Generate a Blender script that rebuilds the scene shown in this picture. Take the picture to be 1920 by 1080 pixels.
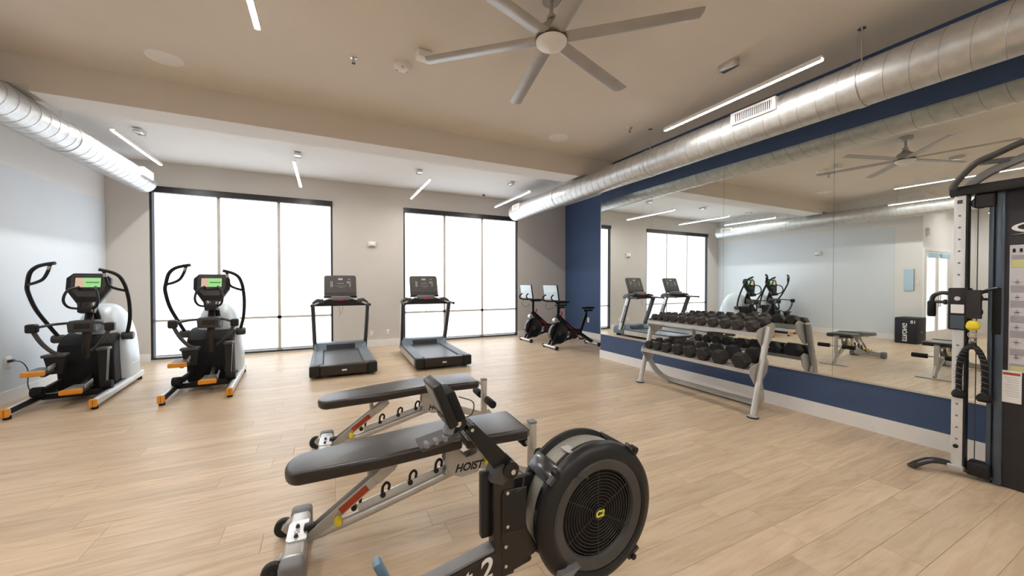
import bpy, bmesh, math, random
from mathutils import Vector, Matrix
random.seed(7)
for o in list(bpy.data.objects): bpy.data.objects.remove(o, do_unlink=True)
SC = bpy.context.scene
COL = SC.collection
PI = math.pi

# ------------------------------------------------------------------ camera, world, exposure
CAMH = 1.45
F_PX, YAW, PITCH = 702.0, math.radians(26.3), math.radians(-0.75)
cam_d = bpy.data.cameras.new('camera'); cam = bpy.data.objects.new('camera', cam_d); COL.objects.link(cam)
cam.location = (0, 0, CAMH); cam.rotation_euler = (PI/2 + PITCH, 0, -YAW)
cam_d.sensor_width = 36; cam_d.lens = F_PX/1920*36; cam_d.clip_start = 0.02
SC.camera = cam
W = bpy.data.worlds.new('world'); SC.world = W; W.use_nodes = True
W.node_tree.nodes['Background'].inputs[0].default_value = (0.80, 0.90, 1.0, 1)
W.node_tree.nodes['Background'].inputs[1].default_value = 1.0
SC.view_settings.view_transform = 'Standard'; SC.view_settings.look = 'None'
SC.view_settings.gamma = 1; SC.view_settings.use_curve_mapping = False
SC.view_settings.exposure = 0.36
LAMP = 130.0          # pendant tube emission
SHADE = 1.8          # daylight through the roller shades
DOORGLOW = 0.9

# ------------------------------------------------------------------ materials
MATS = {}
def mat(name, col, rough=0.5, metal=0.0, var=0.06, scale=8.0, bump=0.0, bscale=200.0, spec=0.5, coat=0.0, aniso=None):
    m = bpy.data.materials.new(name); m.use_nodes = True
    nt = m.node_tree; b = nt.nodes['Principled BSDF']
    b.inputs['Roughness'].default_value = rough; b.inputs['Metallic'].default_value = metal
    b.inputs['Specular IOR Level'].default_value = spec
    b.inputs['Coat Weight'].default_value = coat
    tc = nt.nodes.new('ShaderNodeTexCoord')
    n = nt.nodes.new('ShaderNodeTexNoise'); n.inputs['Scale'].default_value = scale; n.inputs['Detail'].default_value = 3
    if aniso:
        mp = nt.nodes.new('ShaderNodeMapping'); mp.inputs['Scale'].default_value = aniso
        nt.links.new(tc.outputs['Object'], mp.inputs[0]); nt.links.new(mp.outputs[0], n.inputs['Vector'])
    else:
        nt.links.new(tc.outputs['Object'], n.inputs['Vector'])
    r = nt.nodes.new('ShaderNodeValToRGB')
    r.color_ramp.elements[0].position = 0.3; r.color_ramp.elements[1].position = 0.7
    r.color_ramp.elements[0].color = (*[max(0, c*(1-var)) for c in col], 1)
    r.color_ramp.elements[1].color = (*[min(1, c*(1+var)) for c in col], 1)
    nt.links.new(n.outputs['Fac'], r.inputs[0]); nt.links.new(r.outputs[0], b.inputs['Base Color'])
    if bump > 0:
        n2 = nt.nodes.new('ShaderNodeTexNoise'); n2.inputs['Scale'].default_value = bscale
        nt.links.new(tc.outputs['Object'], n2.inputs['Vector'])
        bp = nt.nodes.new('ShaderNodeBump'); bp.inputs['Strength'].default_value = bump; bp.inputs['Distance'].default_value = 0.002
        nt.links.new(n2.outputs['Fac'], bp.inputs['Height']); nt.links.new(bp.outputs[0], b.inputs['Normal'])
    MATS[name] = m; return m
def emit(name, col, strength, base=(0.8, 0.8, 0.8)):
    m = bpy.data.materials.new(name); m.use_nodes = True
    b = m.node_tree.nodes['Principled BSDF']
    b.inputs['Base Color'].default_value = (*base, 1); b.inputs['Roughness'].default_value = 0.8
    b.inputs['Emission Color'].default_value = (*col, 1); b.inputs['Emission Strength'].default_value = strength
    MATS[name] = m; return m

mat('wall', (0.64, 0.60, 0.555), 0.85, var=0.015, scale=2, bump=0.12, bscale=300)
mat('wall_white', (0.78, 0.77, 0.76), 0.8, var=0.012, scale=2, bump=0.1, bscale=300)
mat('wall_grey', (0.69, 0.74, 0.79), 0.8, var=0.012, scale=2, bump=0.1, bscale=300)
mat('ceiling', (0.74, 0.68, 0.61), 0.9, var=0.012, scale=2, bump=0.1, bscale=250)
mat('ceiling_daylit', (0.80, 0.79, 0.775), 0.9, var=0.012, scale=2, bump=0.1, bscale=250)  # ceiling paint made whiter, with the window light put into its colour
mat('navy', (0.048, 0.086, 0.185), 0.65, var=0.03, scale=3, bump=0.1, bscale=300)
mat('trim_white', (0.86, 0.85, 0.84), 0.5, var=0.02)
mat('subfloor', (0.16, 0.11, 0.07), 0.9)
mat('galvanized', (0.60, 0.605, 0.605), 0.40, 0.72, var=0.10, scale=14, bump=0.15, bscale=40)
mat('seam_metal', (0.42, 0.42, 0.41), 0.4, 0.85)
mat('black_plastic', (0.011, 0.0105, 0.011), 0.42, var=0.2, spec=0.4)
mat('black_matte', (0.008, 0.008, 0.009), 0.65, var=0.2, spec=0.3)
mat('black_gloss', (0.014, 0.013, 0.014), 0.22, var=0.2, coat=0.3)
mat('brown_black', (0.019, 0.013, 0.010), 0.38, var=0.2)
mat('dark_grey', (0.055, 0.052, 0.051), 0.45, var=0.12)
mat('mid_grey', (0.20, 0.20, 0.21), 0.5, var=0.08)
mat('silver', (0.56, 0.545, 0.52), 0.36, 0.55, var=0.06)
mat('silver_light', (0.72, 0.74, 0.76), 0.35, 0.35, var=0.05)
mat('steel', (0.72, 0.72, 0.72), 0.2, 0.95, var=0.05)
mat('shroud', (0.62, 0.68, 0.72), 0.35, 0.15, var=0.04, scale=4)
mat('orange', (0.80, 0.30, 0.02), 0.45, var=0.08)
mat('red_label', (0.42, 0.055, 0.015), 0.5, var=0.12, scale=60)
mat('red', (0.55, 0.02, 0.03), 0.4)
mat('yellow', (0.85, 0.66, 0.02), 0.4, var=0.06)
mat('yellow_print', (0.75, 0.80, 0.05), 0.5)
mat('vinyl', (0.021, 0.016, 0.0145), 0.30, var=0.15, bump=0.25, bscale=350, spec=0.6)
mat('belt', (0.10, 0.105, 0.115), 0.38, var=0.1, scale=120)
mat('rubber', (0.014, 0.012, 0.011), 0.62, var=0.2, scale=30, bump=0.2, bscale=200)
mat('rubber_top', (0.026, 0.020, 0.017), 0.55, var=0.25, scale=30, bump=0.2, bscale=200)
mat('white_plastic', (0.82, 0.80, 0.77), 0.45, var=0.02)
mat('white_print', (0.85, 0.85, 0.85), 0.6, var=0.02)
mat('grey_print', (0.45, 0.45, 0.46), 0.6, var=0.05)
mat('fan_metal', (0.42, 0.40, 0.385), 0.42, 0.55, var=0.05)
mat('fan_dark', (0.16, 0.11, 0.075), 0.45, 0.5)
mat('wheel_rubber', (0.02, 0.02, 0.02), 0.6)
mat('blue_grey', (0.15, 0.20, 0.245), 0.4, var=0.05)
mat('blue_plastic', (0.14, 0.24, 0.34), 0.4, var=0.05)
mat('mesh_drum', (0.34, 0.33, 0.29), 0.55, 0.4, var=0.25, scale=260)
mat('pale_blue', (0.48, 0.66, 0.80), 0.5, var=0.03)
mat('screen_back', (0.52, 0.62, 0.68), 0.4, var=0.04)
mat('window_frame', (0.55, 0.50, 0.44), 0.5, 0.2, var=0.05)
mat('header_black', (0.018, 0.016, 0.016), 0.35, var=0.2)
mat('lcd', (0.25, 0.26, 0.24), 0.25)
mat('placard', (0.62, 0.60, 0.64), 0.5, var=0.04)
mat('placard_grey', (0.36, 0.35, 0.39), 0.5, var=0.06, scale=40)
mat('placard_green', (0.60, 0.62, 0.28), 0.5, var=0.06)
mat('cabinet_black', (0.020, 0.019, 0.024), 0.5, var=0.15)
mat('post_blue', (0.075, 0.10, 0.135), 0.3, 0.3, var=0.08)
mat('cord', (0.08, 0.08, 0.085), 0.6)
mat('box_navy', (0.012, 0.014, 0.022), 0.6, var=0.15)
mat('ladder_plate', (0.62, 0.66, 0.70), 0.25, 0.7, var=0.05)
emit('lamp', (1.0, 0.965, 0.915), LAMP)
emit('screen_green', (0.28, 0.62, 0.22), 0.85, (0.1, 0.1, 0.1))
emit('screen_orange', (0.72, 0.48, 0.34), 0.7, (0.1, 0.1, 0.1))
emit('screen_text', (0.10, 0.28, 0.10), 0.5, (0.05, 0.05, 0.05))
emit('door_glass', (0.90, 0.96, 1.0), DOORGLOW, (0.6, 0.6, 0.6))

def shade_mat():
    m = bpy.data.materials.new('shade_fabric'); m.use_nodes = True; nt = m.node_tree
    b = nt.nodes['Principled BSDF']; b.inputs['Roughness'].default_value = 0.9
    b.inputs['Base Color'].default_value = (0.22, 0.22, 0.22, 1)
    tc = nt.nodes.new('ShaderNodeTexCoord'); n = nt.nodes.new('ShaderNodeTexNoise')
    n.inputs['Scale'].default_value = 0.9; n.inputs['Detail'].default_value = 1
    nt.links.new(tc.outputs['Object'], n.inputs['Vector'])
    r = nt.nodes.new('ShaderNodeValToRGB')
    r.color_ramp.elements[0].color = (0.86, 0.95, 1.06, 1); r.color_ramp.elements[1].color = (0.96, 1.0, 1.04, 1)
    nt.links.new(n.outputs['Fac'], r.inputs[0]); nt.links.new(r.outputs[0], b.inputs['Emission Color'])
    b.inputs['Emission Strength'].default_value = SHADE
    MATS['shade_fabric'] = m
shade_mat()

def mirror_mat():
    m = bpy.data.materials.new('mirror_glass'); m.use_nodes = True
    b = m.node_tree.nodes['Principled BSDF']
    b.inputs['Base Color'].default_value = (0.86, 0.90, 0.885, 1); b.inputs['Metallic'].default_value = 1
    b.inputs['Roughness'].default_value = 0.0
    MATS['mirror_glass'] = m
mirror_mat()

def plank_mat():
    m = bpy.data.materials.new('oak_plank'); m.use_nodes = True; nt = m.node_tree
    b = nt.nodes['Principled BSDF']; b.inputs['Roughness'].default_value = 0.36
    b.inputs['Specular IOR Level'].default_value = 0.5
    L = nt.links.new
    geo = nt.nodes.new('ShaderNodeNewGeometry'); oi = nt.nodes.new('ShaderNodeObjectInfo')
    add = nt.nodes.new('ShaderNodeMath'); add.operation = 'ADD'
    L(geo.outputs['Random Per Island'], add.inputs[0]); L(oi.outputs['Random'], add.inputs[1])
    fr = nt.nodes.new('ShaderNodeMath'); fr.operation = 'FRACT'; L(add.outputs[0], fr.inputs[0])
    sc = nt.nodes.new('ShaderNodeMath'); sc.operation = 'MULTIPLY'; sc.inputs[1].default_value = 40; L(fr.outputs[0], sc.inputs[0])
    cmb = nt.nodes.new('ShaderNodeCombineXYZ'); L(sc.outputs[0], cmb.inputs[0]); L(sc.outputs[0], cmb.inputs[2])
    vadd = nt.nodes.new('ShaderNodeVectorMath'); vadd.operation = 'ADD'
    L(geo.outputs['Position'], vadd.inputs[0]); L(cmb.outputs[0], vadd.inputs[1])
    # long grain
    mp = nt.nodes.new('ShaderNodeMapping'); mp.inputs['Scale'].default_value = (1.6, 14, 1)
    L(vadd.outputs[0], mp.inputs[0])
    n1 = nt.nodes.new('ShaderNodeTexNoise'); n1.inputs['Scale'].default_value = 1.6; n1.inputs['Detail'].default_value = 6
    n1.inputs['Roughness'].default_value = 0.55; n1.inputs['Distortion'].default_value = 0.6
    L(mp.outputs[0], n1.inputs['Vector'])
    mp2 = nt.nodes.new('ShaderNodeMapping'); mp2.inputs['Scale'].default_value = (1.0, 6.0, 1)
    L(vadd.outputs[0], mp2.inputs[0])
    wv = nt.nodes.new('ShaderNodeTexWave'); wv.wave_type = 'RINGS'; wv.rings_direction = 'Z'
    wv.inputs['Scale'].default_value = 2.2; wv.inputs['Distortion'].default_value = 5; wv.inputs['Detail'].default_value = 3
    wv.inputs['Detail Scale'].default_value = 1.4
    L(mp2.outputs[0], wv.inputs['Vector'])
    # where the cathedral grain shows
    n3 = nt.nodes.new('ShaderNodeTexNoise'); n3.inputs['Scale'].default_value = 1.3; n3.inputs['Detail'].default_value = 2
    L(mp2.outputs[0], n3.inputs['Vector'])
    mk = nt.nodes.new('ShaderNodeMapRange'); mk.inputs[1].default_value = 0.52; mk.inputs[2].default_value = 0.72
    mk.inputs[3].default_value = 0.0; mk.inputs[4].default_value = 0.30
    L(n3.outputs['Fac'], mk.inputs[0])
    r = nt.nodes.new('ShaderNodeValToRGB')
    e = r.color_ramp.elements
    e[0].position = 0.28; e[0].color = (0.475, 0.34, 0.215, 1)
    e[1].position = 0.72; e[1].color = (0.655, 0.515, 0.36, 1)
    k = e.new(0.5); k.color = (0.585, 0.445, 0.30, 1)
    L(n1.outputs['Fac'], r.inputs[0])
    mx = nt.nodes.new('ShaderNodeMixRGB'); mx.blend_type = 'MULTIPLY'; mx.inputs[2].default_value = (0.62, 0.50, 0.38, 1)
    mul = nt.nodes.new('ShaderNodeMath'); mul.operation = 'MULTIPLY'; L(wv.outputs['Fac'], mul.inputs[0]); L(mk.outputs[0], mul.inputs[1])
    L(mul.outputs[0], mx.inputs[0]); L(r.outputs[0], mx.inputs[1])
    hs = nt.nodes.new('ShaderNodeHueSaturation')
    vr = nt.nodes.new('ShaderNodeMapRange'); vr.inputs[3].default_value = 0.91; vr.inputs[4].default_value = 1.07
    L(fr.outputs[0], vr.inputs[0]); L(vr.outputs[0], hs.inputs['Value']); L(mx.outputs[0], hs.inputs['Color'])
    L(hs.outputs[0], b.inputs['Base Color'])
    bp = nt.nodes.new('ShaderNodeBump'); bp.inputs['Strength'].default_value = 0.12; bp.inputs['Distance'].default_value = 0.002
    L(n1.outputs['Fac'], bp.inputs['Height']); L(bp.outputs[0], b.inputs['Normal'])
    MATS['oak_plank'] = m
plank_mat()

# ------------------------------------------------------------------ mesh helpers
def V(*a): return Vector(a[0]) if len(a) == 1 else Vector(a)
class MB:
    def __init__(s): s.v = []; s.f = []
    def add(s, vs, fs):
        k = len(s.v); s.v += [tuple(p) for p in vs]; s.f += [tuple(i+k for i in f) for f in fs]; return s
    def box(s, x0, x1, y0, y1, z0, z1):
        vs = [(x, y, z) for z in (z0, z1) for y in (y0, y1) for x in (x0, x1)]
        return s.add(vs, [(0,2,3,1),(4,5,7,6),(0,1,5,4),(2,6,7,3),(0,4,6,2),(1,3,7,5)])
    def rbox(s, x0, x1, y0, y1, z0, z1, r=0.01, seg=2, M=None):
        bm = bmesh.new(); bmesh.ops.create_cube(bm, size=1)
        for v in bm.verts:
            v.co = Vector(((x0+x1)/2 + v.co.x*(x1-x0), (y0+y1)/2 + v.co.y*(y1-y0), (z0+z1)/2 + v.co.z*(z1-z0)))
        r = min(r, 0.49*min(abs(x1-x0), abs(y1-y0), abs(z1-z0)))
        bmesh.ops.bevel(bm, geom=bm.edges[:], offset=r, segments=seg, affect='EDGES', profile=0.5)
        return s.bm(bm, M)
    def bm(s, bm, M=None):
        bm.verts.index_update()
        vs = [(M @ v.co if M else v.co.copy()) for v in bm.verts]
        fs = [tuple(v.index for v in f.verts) for f in bm.faces]
        bm.free(); return s.add(vs, fs)
    def bar(s, p, q, w, h, up=(0,0,1), r=0.0):
        p, q = V(p), V(q); d = (q-p); L = d.length; d.normalize(); u = V(up)
        if abs(d.dot(u)) > 0.99: u = Vector((0,1,0)) if abs(d.y) < 0.9 else Vector((1,0,0))
        x = d.cross(u).normalized(); z = x.cross(d).normalized()
        M = Matrix(((x.x, d.x, z.x, p.x), (x.y, d.y, z.y, p.y), (x.z, d.z, z.z, p.z), (0,0,0,1)))
        if r > 0: return s.rbox(-w/2, w/2, 0, L, -h/2, h/2, r, 2, M)
        t = MB().box(-w/2, w/2, 0, L, -h/2, h/2)
        return s.add([M @ V(v) for v in t.v], t.f)
    def cyl(s, p, q, r0, r1=None, n=16, cap=True):
        if r1 is None: r1 = r0
        p, q = V(p), V(q); d = (q-p).normalized()
        a = d.orthogonal().normalized(); b = d.cross(a)
        vs = []
        for c, r in ((p, r0), (q, r1)):
            for i in range(n):
                t = 2*PI*i/n; vs.append(c + a*math.cos(t)*r + b*math.sin(t)*r)
        fs = [(i, (i+1) % n, n+(i+1) % n, n+i) for i in range(n)]
        if cap: fs += [tuple(reversed(range(n))), tuple(range(n, 2*n))]
        return s.add(vs, fs)
    def tube(s, pts, r, n=10, sec=None, closed=False, up=None, cap=True):
        pts = [V(p) for p in pts]; N = len(pts)
        T = []
        for i in range(N):
            if closed: t = pts[(i+1) % N]-pts[i-1]
            else: t = pts[min(i+1, N-1)]-pts[max(i-1, 0)]
            T.append(t.normalized())
        if up is not None: a = V(up); a = (a-T[0]*a.dot(T[0])).normalized()
        else: a = T[0].orthogonal().normalized()
        if sec is None: sec = [(math.cos(2*PI*i/n), math.sin(2*PI*i/n)) for i in range(n)]; sc = True
        else: sc = False
        n = len(sec); vs = []
        for i in range(N):
            if i > 0:
                q = T[i-1].rotation_difference(T[i]); a = (q @ a).normalized()
                if up is not None:
                    u = V(up); u2 = u-T[i]*u.dot(T[i])
                    if u2.length > 0.05: a = u2.normalized()
            b = T[i].cross(a)
            rr = r[i] if isinstance(r, (list, tuple)) else r
            for (cx, cy) in sec:
                vs.append(pts[i] + (a*cx + b*cy)*(rr if sc else 1))
        fs = []
        for i in range(N if closed else N-1):
            j = (i+1) % N
            for k in range(n): fs.append((i*n+k, i*n+(k+1) % n, j*n+(k+1) % n, j*n+k))
        if cap and not closed: fs += [tuple(reversed(range(n))), tuple(range((N-1)*n, N*n))]
        return s.add(vs, fs)
    def prism(s, poly, plane, a, b):
        n = len(poly)
        def P(u, w, t): return {'xz': (u, t, w), 'yz': (t, u, w), 'xy': (u, w, t)}[plane]
        vs = [P(u, w, a) for u, w in poly] + [P(u, w, b) for u, w in poly]
        fs = [(i, (i+1) % n, n+(i+1) % n, n+i) for i in range(n)] + [tuple(reversed(range(n))), tuple(range(n, 2*n))]
        return s.add(vs, fs)
    def rprism(s, poly, plane, a, b, r=0.01, seg=2):
        t = MB().prism(poly, plane, a, b)
        bm = bmesh.new(); vv = [bm.verts.new(p) for p in t.v]
        for f in t.f: bm.faces.new([vv[i] for i in f])
        bmesh.ops.recalc_face_normals(bm, faces=bm.faces[:])
        ed = [e for e in bm.edges if len(e.link_faces) == 2 and any(len(f.verts) == len(poly) and len(poly) != 4 for f in e.link_faces)]
        if not ed: ed = bm.edges[:]
        bmesh.ops.bevel(bm, geom=ed, offset=r, segments=seg, affect='EDGES', profile=0.5, clamp_overlap=True)
        return s.bm(bm)
    def lathe(s, prof, c, d, n=32, close=False):
        c, d = V(c), V(d).normalized(); a = d.orthogonal().normalized(); b = d.cross(a); N = len(prof); vs = []
        for (r, h) in prof:
            for i in range(n):
                t = 2*PI*i/n; vs.append(c + d*h + (a*math.cos(t)+b*math.sin(t))*r)
        fs = []
        for k in range(N if close else N-1):
            k2 = (k+1) % N
            for i in range(n): fs.append((k*n+i, k*n+(i+1) % n, k2*n+(i+1) % n, k2*n+i))
        if not close:
            pass
        return s.add(vs, fs)
    def torus(s, c, d, R, r, n=40, m=8):
        return s.lathe([(R+r*math.cos(2*PI*i/m), r*math.sin(2*PI*i/m)) for i in range(m)], c, d, n, close=True)
    def xf(s, M): s.v = [tuple(M @ V(p)) for p in s.v]; return s
    def build(s, name, m, parent=None, ang=35, smooth=True):
        me = bpy.data.meshes.new(name); me.from_pydata(s.v, [], s.f); me.update()
        bm = bmesh.new(); bm.from_mesh(me); bmesh.ops.recalc_face_normals(bm, faces=bm.faces[:]); bm.to_mesh(me); bm.free()
        if smooth:
            me.polygons.foreach_set('use_smooth', [True]*len(me.polygons)); me.set_sharp_from_angle(angle=math.radians(ang))
        me.materials.append(MATS[m])
        o = bpy.data.objects.new(name, me); COL.objects.link(o)
        if parent: o.parent = parent
        return o
def smoothpath(pts, k=6):
    pts = [V(p) for p in pts]; P = [pts[0]*2-pts[1]] + pts + [pts[-1]*2-pts[-2]]; out = []
    for i in range(1, len(P)-2):
        for j in range(k):
            t = j/k; a, b, c, d = P[i-1], P[i], P[i+1], P[i+2]
            out.append(0.5*((2*b)+(c-a)*t+(2*a-5*b+4*c-d)*t*t+(3*b-a-3*c+d)*t**3))
    out.append(pts[-1]); return out
def rrect(w, h, r, seg=3):
    out = []
    for cx, cy, a0 in ((w/2-r, h/2-r, 0), (-w/2+r, h/2-r, PI/2), (-w/2+r, -h/2+r, PI), (w/2-r, -h/2+r, 1.5*PI)):
        for i in range(seg+1):
            t = a0 + PI/2*i/seg; out.append((cx+r*math.cos(t), cy+r*math.sin(t)))
    return out
def tag(o, label=None, cat=None, group=None, kind=None):
    if label: o['label'] = label
    if cat: o['category'] = cat
    if group: o['group'] = group
    if kind: o['kind'] = kind
    return o
def thing(name, label, cat, loc=(0,0,0), rz=0, group=None):
    o = bpy.data.objects.new(name, None); COL.objects.link(o); o.location = loc; o.rotation_euler = (0,0,rz)
    o.empty_display_size = 0.1
    return tag(o, label, cat, group)
def struct(name, loc=(0,0,0)):
    o = bpy.data.objects.new(name, None); COL.objects.link(o); o.location = loc; o['kind'] = 'structure'; return o
def dup(root, loc, rz, label, group=None):
    r = root.copy(); COL.objects.link(r); r.location = loc; r.rotation_euler = (0,0,rz); r['label'] = label
    for ch in list(root.children):
        c = ch.copy(); COL.objects.link(c); c.parent = r
        for g in list(ch.children):
            d = g.copy(); COL.objects.link(d); d.parent = c
    return r
def text(name, body, size, m, parent, M, extrude=0.0008, shear=0.0, bold=0.0, align='CENTER'):
    cu = bpy.data.curves.new('lettering', 'FONT'); cu.body = body; cu.size = size; cu.extrude = extrude; cu.shear = shear
    cu.offset = bold; cu.align_x = align; cu.align_y = 'CENTER'
    t = bpy.data.objects.new('lettering', cu); COL.objects.link(t)
    bpy.context.view_layer.update()
    me = bpy.data.meshes.new_from_object(t.evaluated_get(bpy.context.evaluated_depsgraph_get()))
    bpy.data.objects.remove(t, do_unlink=True); bpy.data.curves.remove(cu)
    me.transform(M); me.materials.clear(); me.materials.append(MATS[m]); me.name = name
    o = bpy.data.objects.new(name, me); COL.objects.link(o); o.parent = parent
    return o
def frame_m(origin, xdir, ydir):
    x = V(xdir).normalized(); y = V(ydir).normalized(); y = (y-x*y.dot(x)).normalized(); z = x.cross(y); o = V(origin)
    return Matrix(((x.x,y.x,z.x,o.x),(x.y,y.y,z.y,o.y),(x.z,y.z,z.z,o.z),(0,0,0,1)))
def project(p):
    s_, c_ = math.sin(YAW), math.cos(YAW)
    fw = Vector((s_*math.cos(PITCH), c_*math.cos(PITCH), math.sin(PITCH))); r = Vector((c_, -s_, 0)); d = fw.cross(r)
    q = V(p)-Vector((0,0,CAMH)); z = q.dot(fw)
    return (960+F_PX*q.dot(r)/z, 540+F_PX*q.dot(d)/z, z)

# ------------------------------------------------------------------ room dimensions
XL, XM, XN, YW, YB, CZ = -3.5, 4.78, 6.23, 9.1, -3.2, 3.69
BEAM0, BEAM1, BEAMZ = 5.45, 5.89, 3.352
YC = 5.77          # end of the mirror wall
YD = 3.76          # end of the left wall, corridor beyond
XC = -7.2          # corridor end
DUCT_R = (4.22, 3.19, 0.187); DUCT_L = (-2.83, 3.20, 0.185)
# ------------------------------------------------------------------ floor
floor = struct('floor')
sub = MB().box(XC, XM, YB, YD, -0.06, -0.007).box(XL, XM, YD, YC, -0.06, -0.007).box(XL, XN, YC, YW, -0.06, -0.007)
sub.build('subfloor', 'subfloor', floor, smooth=False)
PW, PL, GAP = 0.18, 1.22, 0.0012
pl = []
row = 0; y = YB
while y < YW-1e-6:
    y1 = min(y+PW, YW)
    xa = XC if (y+y1)/2 < YD else XL
    xb = XN if (y+y1)/2 > YC else XM
    x = xa - random.random()*PL
    while x < xb:
        a, b = max(x, xa), min(x+PL, xb)
        if b-a > 0.02: pl.append((a, b, y, y1))
        x += PL
    y = y1
def vis(p):
    a, b, c, d = p; P = []
    for q in ((a,c),(b,c),(b,d),(a,d)):
        u = project((q[0], q[1], 0))
        if u[2] < 0.25: return 0
        P.append((min(max(u[0],0),1920), min(max(u[1],0),1080)))
    return abs(sum(P[i][0]*P[(i+1)%4][1]-P[(i+1)%4][0]*P[i][1] for i in range(4)))/2
pl.sort(key=vis, reverse=True)
def plank_geo(w, h):
    g, t = GAP/2, 0.0009; x, yv = w/2-g, h/2-g
    m = MB()
    vs = [(-x,-yv,-0.007),(x,-yv,-0.007),(x,yv,-0.007),(-x,yv,-0.007),(-x,-yv,-t),(x,-yv,-t),(x,yv,-t),(-x,yv,-t),
          (-x+t,-yv+t,0),(x-t,-yv+t,0),(x-t,yv-t,0),(-x+t,yv-t,0)]
    fs = []
    for k in (0, 4):
        for i in range(4): j = (i+1) % 4; fs.append((k+i, k+j, k+4+j, k+4+i))
    fs.append((8,9,10,11)); return vs, fs
pcache = {}
rest = MB()
for i, (a, b, c, d) in enumerate(pl):
    w, h = round(b-a, 4), round(d-c, 4)
    vs, fs = plank_geo(w, h); cx, cy = (a+b)/2, (c+d)/2
    if i < 300:
        if (w, h) not in pcache:
            me = bpy.data.meshes.new('plank'); me.from_pydata(vs, [], fs); me.materials.append(MATS['oak_plank']); pcache[(w, h)] = me
        o = bpy.data.objects.new('plank', pcache[(w, h)]); COL.objects.link(o); o.location = (cx, cy, 0); o.parent = floor
    else:
        rest.add([(v[0]+cx, v[1]+cy, v[2]) for v in vs], fs)
ro = rest.build('plank_field', 'oak_plank', floor, smooth=False); ro['kind'] = 'stuff'

# ------------------------------------------------------------------ walls, ceiling, beam
def sbox(name, m, *b): 
    o = MB().box(*b).build(name, m, smooth=False); o['kind'] = 'structure'; return o
T = 0.15
W1 = (-2.91, 0.117); W2 = (1.63, 4.667); WZ0, WZ1 = 0.03, 3.235
wb = MB()
for x0, x1 in ((XL-T, W1[0]), (W1[1], W2[0]), (W2[1], XN+T)): wb.box(x0, x1, YW, YW+T, 0, CZ)
for x0, x1 in (W1, W2): wb.box(x0, x1, YW, YW+T, WZ1, CZ).box(x0, x1, YW, YW+T, -0.06, WZ0)
o = wb.build('wall_window', 'wall', smooth=False); o['kind'] = 'structure'
wl = struct('wall_left', (XL, 6.4, 0))
w_ = MB().box(-T, 0, YD-6.4, YW-6.4, 0, CZ).build('wall_slab', 'wall_white', wl, smooth=False)
MB().box(0, 0.006, 4.27-6.4, YW-6.4-0.001, 0.14, 2.88).build('grey_field', 'wall_grey', wl, smooth=False)
sbox('wall_corridor', 'wall_white', XC, XL-T, YD, YD+T, 0, CZ)
sbox('wall_corridor_end', 'wall_white', XC-T, XC, YB, YD+T, 0, CZ)
sbox('wall_back', 'wall_white', XC-T, XM+T, YB-T, YB, 0, CZ)
sbox('wall_right', 'navy', XM, XM+T, YB, YC, 0, CZ)
sbox('wall_niche_side', 'navy', XM+T, XN, YC-T, YC, 0, CZ)
sbox('wall_niche', 'navy', XN, XN+T, YC-T, YW, 0, CZ)
cl = struct('ceiling', (0, 0, CZ))
MB().box(XC-T, XM+T, YB-T, BEAM0, 0, 0.1).build('ceiling_main', 'ceiling', cl, smooth=False)
MB().box(XL-T, XN+T, BEAM0, YW+T, 0, 0.1).build('ceiling_window_bay', 'ceiling_daylit', cl, smooth=False)
# dropped beam with notches for the two ducts
nl, nr = DUCT_L, DUCT_R
poly = [(XL, CZ), (XL, BEAMZ), (nl[0]-0.2, BEAMZ), (nl[0]-0.2, nl[1]+0.205), (nl[0]+0.2, nl[1]+0.205), (nl[0]+0.2, BEAMZ),
        (nr[0]-0.21, BEAMZ), (nr[0]-0.21, nr[1]+0.212), (nr[0]+0.21, nr[1]+0.212), (nr[0]+0.21, BEAMZ), (XM, BEAMZ), (XM, CZ)]
o = MB().prism(poly, 'xz', BEAM0, BEAM1).build('trim_beam', 'ceiling', smooth=False); o['kind'] = 'structure'
for nm, x0, x1 in (('trim_soffit_lit_middle', nl[0]+0.2, nr[0]-0.21), ('trim_soffit_lit_left', XL, nl[0]-0.2)):  # thin slabs whose paler colour stands for window light on the beam's underside
    sbox(nm, 'ceiling_daylit', x0, x1, BEAM0+0.001, BEAM1, BEAMZ-0.004, BEAMZ)
sbox('trim_beam_niche', 'ceiling', XM, XN, YC, BEAM1, BEAMZ, CZ)
# baseboards
def base(name, x0, x1, y0, y1, h=0.15):
    return sbox(name, 'trim_white', x0, x1, y0, y1, 0, h)
base('baseboard_right', XM-0.014, XM, YB, YC+0.014)
base('baseboard_niche_side', XM, XN, YC, YC+0.014)
base('baseboard_niche', XN-0.014, XN, YC+0.014, YW-0.014)
for nm, x0, x1 in (('baseboard_window_a', XL, W1[0]), ('baseboard_window_b', W1[1], W2[0]), ('baseboard_window_c', W2[1], XN)):
    base(nm, x0, x1, YW-0.014, YW)
base('baseboard_left', XL, XL+0.014, YD, YW-0.014, 0.14)
base('baseboard_corridor', XC, XL-0.0, YD-0.014, YD, 0.14)
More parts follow.
